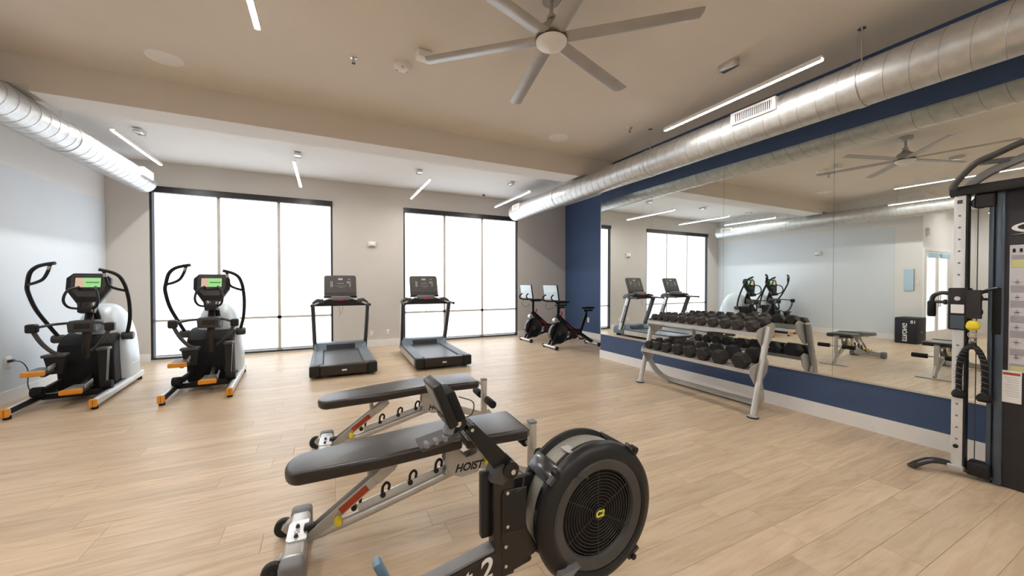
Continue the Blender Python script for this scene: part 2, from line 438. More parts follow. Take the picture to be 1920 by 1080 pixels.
# ------------------------------------------------------------------ windows with roller shades
def window(name, x0, x1):
    w = struct(name, ((x0+x1)/2, YW, 0)); hw = (x1-x0)/2
    MB().rbox(-hw+0.001, hw-0.001, -0.035, 0.075, 3.12, WZ1-0.001, 0.004, 1).build('shade_cassette', 'header_black', w)
    f = MB()
    f.box(-hw, -hw+0.035, 0.01, 0.12, WZ0, 3.12).box(hw-0.035, hw, 0.01, 0.12, WZ0, 3.12)
    f.build('window_jamb', 'header_black', w, smooth=False)
    MB().box(-hw, hw, 0.0, 0.13, WZ0, WZ0+0.03).build('window_sill', 'header_black', w, smooth=False)
    cols = [-hw+0.06, -hw/3, hw/3, hw-0.045]
    for i in range(3):
        a, b = cols[i]+(0.028 if i else 0), cols[i+1]-(0.028 if i < 2 else 0)
        MB().box(a, b, 0.06, 0.064, 0.765, 3.15).build('roller_shade', 'shade_fabric', w, smooth=False)
        MB().box(a, b, 0.06, 0.064, 0.105, 0.722).build('lower_shade', 'shade_fabric', w, smooth=False)
        MB().rbox(a, b, 0.05, 0.066, 0.078, 0.105, 0.004, 1).build('hem_bar', 'window_frame', w)
    MB().box(-hw+0.05, hw-0.035, 0.066, 0.11, 0.71, 0.775).build('transom', 'window_frame', w, smooth=False)
    for c in cols[1:3]: MB().box(c-0.04, c+0.04, 0.066, 0.11, WZ0+0.03, 3.12).build('mullion', 'window_frame', w, smooth=False)
    return w
window('window_1', *W1); window('window_2', *W2)
# ------------------------------------------------------------------ mirror
mr = thing('wall_mirror', 'wide frameless gym mirror covering the navy wall behind the dumbbell rack', 'mirror', (XM, 2.6, 0.473))
MZ = 3.02-0.473
ys = [5.755, 4.497, 3.253, 2.034, 0.80, -0.43, -1.66, -2.9]
for i in range(len(ys)-1):
    MB().box(-0.007, -0.001, ys[i+1]-2.6+0.0012, ys[i]-2.6-0.0012, 0, MZ).build('mirror_panel', 'mirror_glass', mr, smooth=False)
MB().box(-0.012, -0.0005, ys[-1]-2.6, ys[0]-2.6+0.01, -0.014, -0.0005).build('bottom_channel', 'steel', mr, smooth=False)
MB().box(-0.010, -0.0005, ys[0]-2.6, ys[0]-2.6+0.012, 0.0, MZ).build('edge_channel', 'steel', mr, smooth=False)
# ------------------------------------------------------------------ spiral ducts
def duct(name, X, Z, R, y0, y1, label, pitch, vent, vside):
    d = thing(name, label, 'duct', (X, y0, Z))
    L = y1-y0
    prof = [(R-0.012, 0.004), (R-0.012, 0), (R, 0), (R, L), (R-0.03, L+0.01), (0.0, L+0.012)]
    MB().lathe(prof, (0,0,0), (0,1,0), 48).build('duct_pipe', 'galvanized', d)
    pts = []; n = 28; turns = int(L/pitch)
    for i in range(turns*n):
        t = 2*PI*i/n; pts.append((R*1.002*math.cos(t), 0.02+pitch*i/n, R*1.002*math.sin(t)))
    MB().tube(pts, 0.0028, 4).build('spiral_seam', 'seam_metal', d)
    for k in range(1, int(L/2.4)+1):
        MB().lathe([(R+0.001, -0.03), (R+0.006, -0.028), (R+0.006, 0.028), (R+0.001, 0.03)], (0, 2.4*k, 0), (0,1,0), 48).build('coupling_band', 'galvanized', d)
        h = MB().cyl((0, 2.4*k, R), (0, 2.4*k, CZ-Z), 0.006, n=8).cyl((0, 2.4*k, CZ-Z-0.01), (0, 2.4*k, CZ-Z), 0.03, n=12)
        h.build('hanger_rod', 'steel', d)
    for (va, vb, zc) in vent:
        a, b = va-y0, vb-y0
        ang = math.asin(zc/R); sx = vside*R*math.cos(ang)
        v = MB()
        x0, x1 = (sx-0.035, sx+0.02) if vside < 0 else (sx-0.02, sx+0.035)
        v.box(x0, x1, a, b, zc-0.065, zc-0.045).box(x0, x1, a, b, zc+0.045, zc+0.065)
        v.box(x0, x1, a, a+0.035, zc-0.045, zc+0.045).box(x0, x1, b-0.035, b, zc-0.045, zc+0.045)
        g = v.build('air_register', 'white_plastic', d, smooth=False)
        fx = x0 if vside < 0 else x1
        MB().box(min(fx-vside*0.006, fx-vside*0.03), max(fx-vside*0.006, fx-vside*0.03), a+0.03, b-0.03, zc-0.05, zc+0.05).build('register_back', 'black_matte', g, smooth=False)
        s = MB(); k = int((b-a-0.07)/0.02)
        for i in range(k):
            yy = a+0.035+(b-a-0.07)*(i+0.5)/k
            s.box(min(fx, fx-vside*0.02), max(fx, fx-vside*0.02), yy-0.004, yy+0.004, zc-0.045, zc+0.045)
        o = s.build('register_louvres', 'white_plastic', g, smooth=False); o['kind'] = 'stuff'
    return d
duct('spiral_duct', DUCT_R[0], DUCT_R[1], DUCT_R[2], YB+0.01, 8.35, 'round galvanized spiral duct with a white register running above the mirror', 0.155, [(2.20, 2.66, 0.06), (7.75, 8.1, 0.06)], -1)
duct('spiral_duct', DUCT_L[0], DUCT_L[1], DUCT_L[2], YB+0.01, 8.62, 'round galvanized spiral duct hung along the left wall', 0.155, [(8.0, 8.4, 0.05)], 1)

# ------------------------------------------------------------------ pendant tube lights
def pendant(X, y0, y1, z, label, grp='slim linear pendant lamps'):
    yc = (y0+y1)/2
    t = thing('linear_pendant', label, 'lamp', (X, yc, CZ), 0, grp); L = (y1-y0)/2; dz = z-CZ
    MB().rbox(-0.0165, 0.0165, -L, L, dz-0.012, dz+0.010, 0.008, 2).build('glowing_tube', 'lamp', t)
    MB().box(-0.018, 0.018, -L-0.002, L+0.002, dz+0.010, dz+0.028).box(-0.020, -0.018, -L-0.002, L+0.002, dz-0.009, dz+0.028).box(0.018, 0.020, -L-0.002, L+0.002, dz-0.009, dz+0.028).build('tube_housing', 'white_plastic', t, smooth=False)
    MB().rbox(-0.05, 0.05, -0.09, 0.09, -0.06, 0, 0.012, 2).build('canopy', 'steel', t)
    for s in (-1, 1):
        MB().cyl((0, s*0.07, -0.06), (0, s*L*0.8, dz+0.026), 0.0008, n=5).build('suspension_wire', 'steel', t)
    return t
pendant(3.68, 6.65, 8.36, 3.30, 'glowing linear pendant between second window and right duct')
pendant(1.66, 6.69, 8.35, 3.30, 'glowing linear pendant in front of the second window left edge')
pendant(-0.44, 6.65, 8.27, 3.30, 'glowing linear pendant in front of the first window right end')
pendant(-2.44, 6.55, 8.12, 3.40, 'glowing linear pendant beside the left duct in the window bay')
pendant(3.68, 1.66, 3.27, 3.30, 'long glowing linear pendant beside the right duct and fan')
pendant(-0.44, 1.66, 3.28, 3.30, 'glowing linear pendant cut by the top edge, left of the fan')
pendant(-2.4, 2.4, 4.03, 3.30, 'linear pendant over the left side seen only in the mirror')
for i, (x, a, b) in enumerate(((-4.6, 1.9, 3.3), (-6.1, 1.9, 3.3))):
    pendant(x, a, b, 3.30, ['linear pendant at the corridor mouth seen in the mirror', 'linear pendant far down the corridor seen in the mirror'][i])
for x, n in ((3.68, 'nearest the mirror wall'), (-0.44, 'in the middle of the room'), (1.62, 'between the other two')):  # unseen lamps added behind the camera to brighten the room
    pendant(x, -1.9, -0.3, 3.30, 'added unseen linear pendant behind the viewpoint ' + n)

# ------------------------------------------------------------------ ceiling fan
fan = thing('ceiling_fan', 'large six blade brushed metal ceiling fan with a white dome', 'fan', (1.577, 2.50, CZ))
MB().lathe([(0.0, 0), (0.085, 0), (0.085, -0.03), (0.07, -0.055), (0.0, -0.055)], (0,0,0), (0,0,1), 32).build('canopy', 'fan_metal', fan)
MB().cyl((0,0,-0.05), (0,0,-0.24), 0.016, n=16).lathe([(0.0,-0.165),(0.035,-0.165),(0.035,-0.19),(0.0,-0.19)], (0,0,0), (0,0,1), 20).build('down_rod', 'fan_metal', fan)
MB().lathe([(0.0,-0.165),(0.04,-0.165),(0.05,-0.19),(0.095,-0.22),(0.11,-0.25),(0.11,-0.30),(0.0,-0.30)], (0,0,-0.04), (0,0,1), 36).build('motor_housing', 'fan_metal', fan)
MB().lathe([(0.0,-0.30),(0.125,-0.30),(0.125,-0.322),(0.0,-0.322)], (0,0,-0.04), (0,0,1), 36).build('blade_hub', 'fan_dark', fan)
MB().lathe([(0.122,-0.322),(0.118,-0.335),(0.10,-0.355),(0.06,-0.375),(0.02,-0.388),(0.0,-0.39)], (0,0,-0.04), (0,0,1), 36).build('dome', 'white_plastic', fan)
bl = None
for k in range(6):
    a = math.radians(18.2+60*k)
    if bl is None:
        m = MB(); L0, L1 = 0.10, 1.06; tl = math.radians(-14)
        sec = [(-0.062, 0.002), (-0.02, 0.007), (0.03, 0.007), (0.064, 0.026), (0.066, 0.022), (0.032, 0.001), (-0.02, 0.002), (-0.062, -0.002)]
        vs = []; n = len(sec)
        for L, w, sh in ((L0, 0.95, 0), (L1-0.02, 0.95, 0), (L1, 0.9, 0.0)):
            for (u, w2) in sec:
                y = u*w; z = w2; vs.append((L+(0.02 if u < 0 and L > 0.9 else 0), y*math.cos(tl)-z*math.sin(tl), y*math.sin(tl)+z*math.cos(tl)-0.351))
        fs = [(r*n+i, r*n+(i+1)%n, (r+1)*n+(i+1)%n, (r+1)*n+i) for r in range(2) for i in range(n)] + [tuple(range(n)), tuple(range(2*n, 3*n))]
        m.add(vs, fs); bl = m.build('blade', 'fan_metal', fan); b_ = bl
    else:
        b_ = bl.copy(); COL.objects.link(b_); b_.parent = fan
    b_.rotation_euler = (0,0,a)

# ------------------------------------------------------------------ small ceiling and wall fittings
def speaker(x, y, label):
    t = thing('ceiling_speaker', label, 'speaker', (x, y, CZ), 0, 'flush ceiling speakers')
    MB().lathe([(0.0,-0.004),(0.125,-0.006)], (0,0,0), (0,0,1), 36).build('grille', 'white_plastic', t)
    MB().lathe([(0.123,0),(0.125,-0.008),(0.14,-0.010),(0.15,-0.004),(0.152,0)], (0,0,0), (0,0,1), 36).build('rim', 'trim_white', t)
speaker(-1.436, 4.892, 'flush round ceiling speaker above the left duct and beam')
speaker(3.208, 4.878, 'flush round ceiling speaker near the beam on the right')
t = thing('smoke_detector', 'round white smoke detector on the ceiling left of the fan', 'detector', (0.706, 3.975, CZ))
MB().lathe([(0,0),(0.085,0),(0.085,-0.018),(0.07,-0.04),(0.045,-0.052),(0,-0.055)], (0,0,0), (0,0,1), 32).build('body', 'white_plastic', t)
for a in (0.4, 2.5, 4.6): MB().rbox(0.055*math.cos(a)-0.012, 0.055*math.cos(a)+0.012, 0.055*math.sin(a)-0.008, 0.055*math.sin(a)+0.008, -0.053, -0.036, 0.003, 1).build('vent_slot', 'grey_print', t)
t = thing('emergency_strobe', 'small white boxy strobe with yellow lamp on the ceiling', 'alarm', (0.857, 3.662, CZ), 0.1)
MB().rbox(-0.075, 0.075, -0.055, 0.055, -0.075, 0, 0.015, 2).build('body', 'white_plastic', t)
MB().rbox(-0.045, 0.045, 0.05, 0.066, -0.06, -0.02, 0.005, 1).build('lens', 'yellow_print', t)
for x, y, lb in ((0.25, 4.058, 'ceiling sprinkler head left of the smoke detector'), (3.935, 4.12, 'ceiling sprinkler head near the right duct')):
    t = thing('sprinkler_head', lb, 'sprinkler', (x, y, CZ), 0, 'pendent sprinkler heads')
    MB().lathe([(0,0),(0.036,0),(0.03,-0.008),(0.012,-0.012),(0.012,-0.03),(0,-0.03)], (0,0,0), (0,0,1), 20).build('escutcheon', 'steel', t)
    MB().bar((-0.012,0,-0.028),(-0.010,0,-0.055),0.004,0.004).bar((0.012,0,-0.028),(0.010,0,-0.055),0.004,0.004).build('yoke', 'dark_grey', t)
    MB().lathe([(0,-0.055),(0.018,-0.056),(0.018,-0.059),(0,-0.060)], (0,0,0), (0,0,1), 16).build('deflector', 'dark_grey', t)
t = thing('dome_camera', 'tiny dark dome security camera on the ceiling near second window', 'camera', (3.531, 8.742, CZ))
MB().lathe([(0,0),(0.05,0),(0.05,-0.025),(0.042,-0.03),(0,-0.03)], (0,0,0), (0,0,1), 20).build('base', 'white_plastic', t)
MB().lathe([(0.038,-0.03),(0.034,-0.05),(0.018,-0.064),(0,-0.068)], (0,0,0), (0,0,1), 20).build('dome', 'black_gloss', t)
def wall_box(name, label, cat, loc, rz, w, h, d, grp=None, kind='outlet'):
    t = thing(name, label, cat, loc, rz, grp)
    MB().rbox(-w/2, w/2, -d, 0, -h/2, h/2, 0.004, 2).build('cover', 'white_plastic', t)
    if kind == 'outlet':
        for zz in (0.02, -0.02):
            s = MB().rbox(-0.016, 0.016, -d-0.002, -d+0.001, zz-0.013, zz+0.013, 0.003, 1).build('socket', 'trim_white', t)
            MB().box(-0.007,-0.005,-d-0.0025,-d,zz-0.004,zz+0.005).box(0.005,0.007,-d-0.0025,-d,zz-0.004,zz+0.005).build('slot', 'black_matte', s, smooth=False)
    elif kind == 'strobe':
        MB().rbox(-w*0.28, w*0.28, -d-0.02, -d+0.001, -h*0.3, h*0.3, 0.006, 2).build('lens', 'white_print', t)
        MB().rbox(-w*0.4, w*0.4, -d-0.006, -d+0.001, -h*0.48, -h*0.36, 0.002, 1).build('lower_lip', 'mid_grey', t)
    elif kind == 'switch':
        MB().rbox(-0.012, 0.012, -d-0.004, -d+0.001, -0.03, 0.03, 0.002, 1).build('rocker', 'trim_white', t)
    return t
wall_box('wall_strobe', 'white fire alarm strobe on the wall between the windows', 'alarm', (0.923, YW, 2.337), 0, 0.17, 0.12, 0.05, None, 'strobe')
wall_box('wall_strobe', 'white fire alarm strobe high on the left wall, seen in the mirror', 'alarm', (XL+0.006, 5.93, 2.32), PI/2, 0.15, 0.12, 0.05, None, 'strobe')
wall_box('wall_outlet', 'white wall outlet beside the first treadmill, left of the pair', 'outlet', (0.913, YW, 0.30), 0, 0.075, 0.12, 0.008, 'wall outlets')
wall_box('wall_outlet', 'white wall outlet between the treadmills, right of the pair', 'outlet', (1.264, YW, 0.31), 0, 0.075, 0.12, 0.008, 'wall outlets')
wall_box('wall_outlet', 'white wall outlet on the navy niche wall behind the bike', 'outlet', (XN, 8.02, 0.47), -PI/2, 0.075, 0.13, 0.008, 'wall outlets')
lo = wall_box('wall_outlet', 'white wall outlet on the left wall with a cord plugged in', 'outlet', (XL+0.006, 6.80, 0.483), PI/2, 0.11, 0.14, 0.01, 'wall outlets')
wall_box('light_switch', 'white light switch beside the pale blue wall panel', 'switch', (XL, 3.843, 1.46), PI/2, 0.075, 0.12, 0.008, None, 'switch')
wall_box('wall_sensor', 'white boxy sensor high on the corridor wall above the doors', 'sensor', (-3.75, YD, 2.72), 0, 0.14, 0.18, 0.06, None, 'plain')
t = thing('wall_sign', 'pale blue rectangular sign on the white wall by the doors', 'sign', (XL, 3.995, 1.53), PI/2)
MB().rbox(-0.09, 0.09, -0.02, 0, -0.27, 0.27, 0.004, 1).build('panel', 'pale_blue', t)
MB().rbox(-0.095, -0.088, -0.024, 0, -0.275, 0.275, 0.002, 1).build('edge_strip', 'mid_grey', t)
cordp = smoothpath([(XL+0.03, 6.80, 0.50), (XL+0.09, 6.86, 0.47), (XL+0.11, 6.93, 0.35), (XL+0.1, 6.95, 0.15), (XL+0.14, 6.98, 0.03), (XL+0.25, 7.1, 0.012), (-2.95, 7.5, 0.012)], 8)
pc = thing('power_cord', 'dark power cord hanging from the left wall outlet', 'cord', (XL+0.1, 6.9, 0))
pm = MB().tube(cordp, 0.006, 8); pm.xf(Matrix.Translation((-XL-0.1, -6.9, 0))).build('cable', 'cord', pc)
MB().rbox(-0.09, -0.045, -0.13, -0.06, 0.485, 0.515, 0.008, 2).build('plug', 'black_plastic', pc)
# corridor double doors
dr = struct('door_1', (-4.3, YD, 0))
MB().box(-0.86, 0.80, -0.03, 0, 2.24, 2.32).box(-0.86, -0.80, -0.03, 0, 0, 2.24).box(0.74, 0.80, -0.03, 0, 0, 2.24).build('door_frame', 'trim_white', dr, smooth=False)
for x0, x1 in ((-0.79, -0.03), (-0.02, 0.73)):
    lf = MB(); lf.box(x0, x0+0.1, -0.025, 0, 0.01, 2.23).box(x1-0.1, x1, -0.025, 0, 0.01, 2.23).box(x0+0.1, x1-0.1, -0.025, 0, 2.13, 2.23).box(x0+0.1, x1-0.1, -0.025, 0, 0.01, 0.25)
    l = lf.build('door_leaf', 'trim_white', dr, smooth=False)
    MB().box(x0+0.1, x1-0.1, -0.014, -0.008, 0.25, 2.13).build('glass', 'door_glass', l, smooth=False)
    MB().rbox(x0+0.08, x1-0.12, -0.07, -0.025, 2.08, 2.2, 0.006, 1).build('door_closer', 'pale_blue', l)
    hx = x1-0.05 if x0 < -0.5 else x0+0.05
    MB().tube(smoothpath([(hx,-0.025,0.85),(hx,-0.07,0.87),(hx,-0.07,1.0),(hx,-0.07,1.18),(hx,-0.025,1.2)],4), 0.01, 8).build('pull_handle', 'steel', l)

# ------------------------------------------------------------------ treadmills
def make_treadmill(loc, label):
    t = thing('treadmill', label, 'treadmill', loc, 0, 'treadmills facing the windows')
    rc = MB().rbox(-0.34, 0.34, 0.0, 0.13, 0.035, 0.195, 0.02, 3).build('rear_cover', 'brown_black', t)
    MB().rbox(-0.035, 0.035, -0.003, 0.002, 0.10, 0.125, 0.001, 1).build('rear_badge', 'white_print', rc)
    for s in (-1, 1):
        MB().rbox(min(s*0.335, s*0.482), max(s*0.335, s*0.482), -0.006, 0.145, 0.03, 0.203, 0.024, 3).build('end_cap', 'black_plastic', t)
        MB().rbox(min(s*0.29, s*0.478), max(s*0.29, s*0.478), 0.14, 1.66, 0.06, 0.186, 0.012, 2).build('side_frame', 'dark_grey', t)
        MB().rbox(min(s*0.474, s*0.486), max(s*0.474, s*0.486), 0.15, 1.60, 0.055, 0.165, 0.005, 1).build('side_panel', 'silver', t)
        fr = MB().rbox(min(s*0.305, s*0.465), max(s*0.305, s*0.465), 0.16, 1.58, 0.185, 0.194, 0.003, 1).build('foot_rail', 'mid_grey', t)
        g = MB()
        for k in range(9):
            yy = 0.24+k*0.15
            for xx in (0.325, 0.365, 0.405): g.rbox(min(s*xx, s*(xx+0.03)), max(s*xx, s*(xx+0.03)), yy, yy+0.11, 0.193, 0.198, 0.002, 1)
        g.build('grip_ribs', 'blue_grey', fr)
        MB().rbox(min(s*0.38, s*0.46), max(s*0.38, s*0.46), 0.2, 0.26, 0.0, 0.07, 0.01, 1).build('foot', 'black_matte', t)
        MB().rbox(min(s*0.36, s*0.44), max(s*0.36, s*0.44), 1.85, 1.95, 0.0, 0.07, 0.01, 1).build('foot', 'black_matte', t)
        up = MB().bar((s*0.445, 1.78, 0.16), (s*0.47, 1.45, 1.06), 0.062, 0.11, (0,1,0), 0.012).build('upright', 'dark_grey', t)
        MB().bar((s*0.474, 1.79, 0.16), (s*0.497, 1.46, 1.04), 0.012, 0.10, (0,1,0), 0.005).build('upright_cover', 'silver_light', up)
        MB().tube(smoothpath([(s*0.47,1.62,1.07),(s*0.475,1.5,1.06),(s*0.475,1.35,1.055),(s*0.475,1.12,1.05)],4), 0.022, 12).build('handrail', 'dark_grey', t)
        MB().cyl((s*0.475,1.125,1.05),(s*0.475,1.10,1.05),0.026,0.024,14).build('handrail_cap', 'black_gloss', t)
        MB().rprism([(s*0.28,1.09),(s*0.30,1.15),(s*0.42,1.145),(s*0.475,1.10),(s*0.49,1.03),(s*0.46,1.02)], 'xz', 1.44, 1.66, 0.012, 2).build('cup_shoulder', 'dark_grey', t)
        MB().lathe([(0.036,0.0),(0.04,0.004),(0.034,0.006),(0.03,-0.02),(0,-0.02)], (s*0.385,1.55,1.15), (0,0,1), 20).build('cup_holder', 'black_matte', t)
        MB().tube([(s*0.13,1.60,1.175),(s*0.3,1.50,1.115),(s*0.45,1.40,1.055)], 0.014, 10).build('grip_bar', 'silver', t)
    MB().prism([(-0.455,1.02),(0.455,1.02),(0.43,1.09),(0.2,1.14),(-0.2,1.14),(-0.43,1.09)], 'xz', 1.46, 1.64).build('dash_panel', 'black_plastic', t)
    cp = MB().rprism([(-0.15,1.125),(0.15,1.125),(0.165,1.20),(-0.165,1.20)], 'xz', 1.425, 1.62, 0.012, 2).build('control_pod', 'mid_grey', t)
    MB().rbox(-0.06, 0.06, 1.41, 1.43, 1.118, 1.145, 0.008, 2).build('stop_button', 'red', cp)
    MB().box(-0.285, 0.285, 0.10, 1.64, 0.160, 0.172).build('running_belt', 'belt', t, smooth=False)
    MB().rprism([(1.56,0.05),(1.56,0.185),(1.62,0.26),(1.68,0.30),(1.98,0.285),(2.05,0.22),(2.06,0.05)], 'yz', -0.455, 0.455, 0.025, 3).build('motor_hood', 'blue_grey', t)
    MB().prism([(1.555,0.19),(1.60,0.25),(1.66,0.285),(1.66,0.275),(1.605,0.235),(1.57,0.186)], 'yz', -0.25, 0.25).build('hood_trim', 'black_plastic', t)
    tilt = Matrix.Translation((0,1.60,1.19)) @ Matrix.Rotation(math.radians(-20), 4, 'X')
    c = MB(); t2 = MB().rprism(rrect(0.57, 0.43, 0.045, 4), 'xz', 0.0, 0.055, 0.01, 2); t2.v = [(x, y, z+0.225) for x, y, z in t2.v]
    con = c.add(t2.v, t2.f).xf(tilt).build('console', 'dark_grey', t)
    f = MB().prism([(x, z+0.245) for x, z in rrect(0.53, 0.34, 0.03, 4)], 'xz', -0.003, 0.001).xf(tilt).build('display_glass', 'lcd_glass', con)
    p = MB(); 
    for (x0, x1, z0, z1) in ((-0.04,0.04,0.34,0.375),(0.135,0.175,0.35,0.362)): p.box(x0,x1,-0.0045,-0.002,z0,z1)
    for k in range(5):
        zz = 0.20+0.024*k; p.box(-0.175,-0.16,-0.0045,-0.002,zz,zz+0.014).box(-0.155,-0.135,-0.0045,-0.002,zz,zz+0.014).box(0.16,0.18,-0.0045,-0.002,zz,zz+0.014)
        if k > 2: p.box(0.115,0.15,-0.0045,-0.002,zz,zz+0.014)
    p.xf(tilt).build('display_print', 'grey_print', con, smooth=False)
    q = MB().box(-0.06,0.06,-0.0045,-0.002,0.268,0.275).box(-0.10,0.10,-0.0045,-0.002,0.215,0.218).box(-0.03,0.06,-0.0045,-0.002,0.185,0.188)
    q.xf(tilt).build('display_line', 'grey_print', con, smooth=False)
    MB().rbox(-0.29, 0.29, -0.02, 0.06, -0.015, 0.02, 0.01, 2).xf(tilt).build('console_ledge', 'black_plastic', con)
    MB().bar((0,1.66,1.1),(0,1.74,1.36),0.2,0.05,(0,1,0),0.02).build('console_mast', 'dark_grey', t)
    MB().tube(smoothpath([(-0.02,1.45,1.03),(-0.025,1.43,0.95),(-0.01,1.43,0.88),(0.01,1.43,0.90),(0.03,1.44,0.97),(0.035,1.45,1.03)],6), 0.003, 6).tube(smoothpath([(-0.01,1.43,0.885),(-0.025,1.43,0.85),(-0.03,1.43,0.82)],4), 0.003, 6).build('safety_lanyard', 'fan_dark', t)
    # lettering on the outer side of the right hand upright (reads in the mirror)
    d = (V(0.497,1.46,1.04)-V(0.474,1.79,0.16)).normalized()
    text('upright_lettering', 'ENDURANCE', 0.085, 'dark_grey', t, frame_m(V(0.493,1.62,0.62)+V(0.002,0,0), d, (0,-1,0.0)) if False else frame_m(V(0.4935,1.615,0.60), (d.x,d.y,d.z), (0,-d.z,d.y)), 0.002, bold=0.002)
    return t
mat('lcd_glass', (0.085, 0.078, 0.074), 0.25, var=0.05)
tm = make_treadmill((0.235, 6.31, 0), 'dark treadmill on the left, standing before the first window end')
dup(tm, (1.78, 6.18, 0), math.radians(-1.5), 'dark treadmill on the right, standing before the second window')

# ------------------------------------------------------------------ elliptical climbers
def make_elliptical(loc, rz, label):
    t = thing('elliptical_trainer', label, 'elliptical', loc, rz, 'elliptical trainers by the left wall')
    for s in (-1, 1):
        r = MB().bar((s*0.325, 0.0, 0.075), (s*0.325, 1.72, 0.085), 0.062, 0.085, (0,0,1), 0.02).build('side_rail', 'silver_light', t)
        MB().bar((s*0.292, 0.03, 0.09), (s*0.292, 1.2, 0.10), 0.02, 0.06, (0,0,1), 0.006).build('inner_track', 'black_plastic', r)
        MB().rbox(s*0.325-0.036, s*0.325+0.036, -0.022, 0.012, 0.028, 0.125, 0.016, 3).build('rail_end_cap', 'orange', r)
        MB().rbox(s*0.325-0.003, s*0.325+0.003, -0.024, -0.018, 0.04, 0.112, 0.001, 1).build('cap_groove', 'fan_dark', r)
        for yy in (0.04, 1.6): MB().cyl((s*0.325, yy, 0.0), (s*0.325, yy, 0.04), 0.03, n=14).build('leveling_foot', 'black_matte', r)
    MB().rbox(-0.30, 0.30, 0.60, 0.68, 0.045, 0.115, 0.012, 2).build('cross_beam', 'black_plastic', t)
    MB().rbox(-0.30, 0.30, 1.60, 1.68, 0.045, 0.115, 0.012, 2).build('cross_beam', 'black_plastic', t)
    MB().rbox(-0.06, 0.06, 0.62, 1.70, 0.05, 0.14, 0.015, 2).build('center_beam', 'black_plastic', t)
    # black lower enclosure and pale shroud
    MB().rprism([(0.86,0.06),(0.80,0.45),(0.84,0.66),(0.95,0.76),(1.12,0.80),(1.25,0.80),(1.25,0.06)], 'yz', -0.25, 0.27, 0.04, 3).build('rear_enclosure', 'black_matte', t)
    prof = [(1.06,0.075),(1.0,0.45),(0.98,0.72),(1.01,0.92),(1.09,1.07),(1.22,1.155),(1.36,1.165),(1.50,1.10),(1.62,0.96),(1.72,0.72),(1.77,0.45),(1.78,0.12),(1.74,0.075)]
    dm = MB(); st_n = 16; np_ = len(prof); vs = []
    for i in range(st_n+1):
        u = -1+2*i/st_n; k = max(0.02, (1-abs(u)**2.6))**(1/2.6)
        for (py, pz) in prof: vs.append((0.06+0.285*u, 1.36+(py-1.36)*(0.35+0.65*k), 0.075+(pz-0.075)*(0.30+0.70*k)))
    fs = [(i*np_+j, i*np_+(j+1)%np_, (i+1)*np_+(j+1)%np_, (i+1)*np_+j) for i in range(st_n) for j in range(np_)]
    fs += [tuple(range(np_)), tuple(range(st_n*np_, (st_n+1)*np_))]
    sh = dm.add(vs, fs).build('front_shroud', 'shroud', t, ang=50)
    MB().rbox(0.335, 0.349, 1.20, 1.52, 0.30, 0.308, 0.003, 1).build('shroud_seam', 'silver', sh)
    # mast, console
    MB().tube(smoothpath([(0.02,0.90,0.10),(0.02,0.84,0.5),(0.02,0.86,0.85),(0.02,0.95,1.05),(0.02,0.93,1.20)],5), 1, sec=rrect(0.085,0.075,0.02,2), up=(1,0,0)).build('mast', 'brown_black', t)
    MB().tube(smoothpath([(0.065,1.0,0.85),(0.08,0.98,1.0),(0.06,0.95,1.12),(0.02,0.93,1.25)],5), 0.03, 10).build('mast_neck', 'black_plastic', t)
    MB().rprism([(-0.105,0.83),(0.145,0.83),(0.155,0.95),(0.12,0.975),(-0.09,0.975),(-0.115,0.95)], 'xz', 0.70, 0.92, 0.014, 2).build('pivot_housing', 'dark_grey', t)
    MB().rbox(-0.05, 0.09, 0.692, 0.705, 0.875, 0.94, 0.004, 1).build('housing_badge', 'brown_black', t)
    MB().rbox(0.125, 0.15, 0.69, 0.74, 0.845, 0.93, 0.006, 1).build('housing_insert', 'blue_grey', t)
    tilt = Matrix.Translation((0.03,0.86,1.36)) @ Matrix.Rotation(math.radians(-12), 4, 'X') @ Matrix.Translation((0,0,-1.36))
    con = MB().rprism([(-0.145,1.585),(0.145,1.585),(0.205,1.52),(0.205,1.37),(0.10,1.19),(-0.10,1.19),(-0.205,1.37),(-0.205,1.52)], 'xz', 0.0, 0.09, 0.018, 2).xf(tilt).build('console', 'black_plastic', t)
    MB().rprism([(-0.135,1.565),(0.135,1.565),(0.16,1.53),(0.155,1.37),(0.09,1.27),(-0.09,1.27),(-0.155,1.37),(-0.16,1.53)], 'xz', -0.008, 0.002, 0.004, 1).xf(tilt).build('console_bezel', 'dark_grey', con)
    MB().box(-0.125, 0.125, -0.011, -0.007, 1.385, 1.53).xf(tilt).build('screen_surround', 'black_gloss', con, smooth=False)
    MB().box(-0.04, 0.115, -0.0135, -0.0105, 1.395, 1.52).xf(tilt).build('screen', 'screen_green', con, smooth=False)
    MB().box(-0.115, -0.0405, -0.0135, -0.0105, 1.395, 1.52).xf(tilt).build('screen_banner', 'screen_orange', con, smooth=False)
    MB().box(-0.02, 0.10, -0.0145, -0.013, 1.45, 1.466).xf(tilt).build('screen_caption', 'screen_text', con, smooth=False)
    MB().rbox(-0.08, 0.08, -0.04, 0.0, 1.355, 1.378, 0.008, 2).xf(tilt).build('reading_ledge', 'black_gloss', con)
    MB().rprism([(-0.07,1.06),(0.07,1.06),(0.095,1.21),(-0.095,1.21)], 'xz', -0.012, 0.07, 0.012, 2).xf(tilt).build('console_chin', 'black_gloss', con)
    MB().rbox(-0.035, 0.095, 0.74, 0.86, 1.075, 1.15, 0.012, 2).build('bottle_cradle', 'black_plastic', t)
    for s in (-1, 1):
        MB().tube(smoothpath([(0.03+s*0.075,0.84,1.40),(0.03+s*0.125,0.70,1.36),(0.03+s*0.15,0.66,1.24),(0.03+s*0.12,0.70,1.15),(0.03+s*0.04,0.80,1.12)],6), 0.014, 10).build('static_handle', 'black_plastic', t)
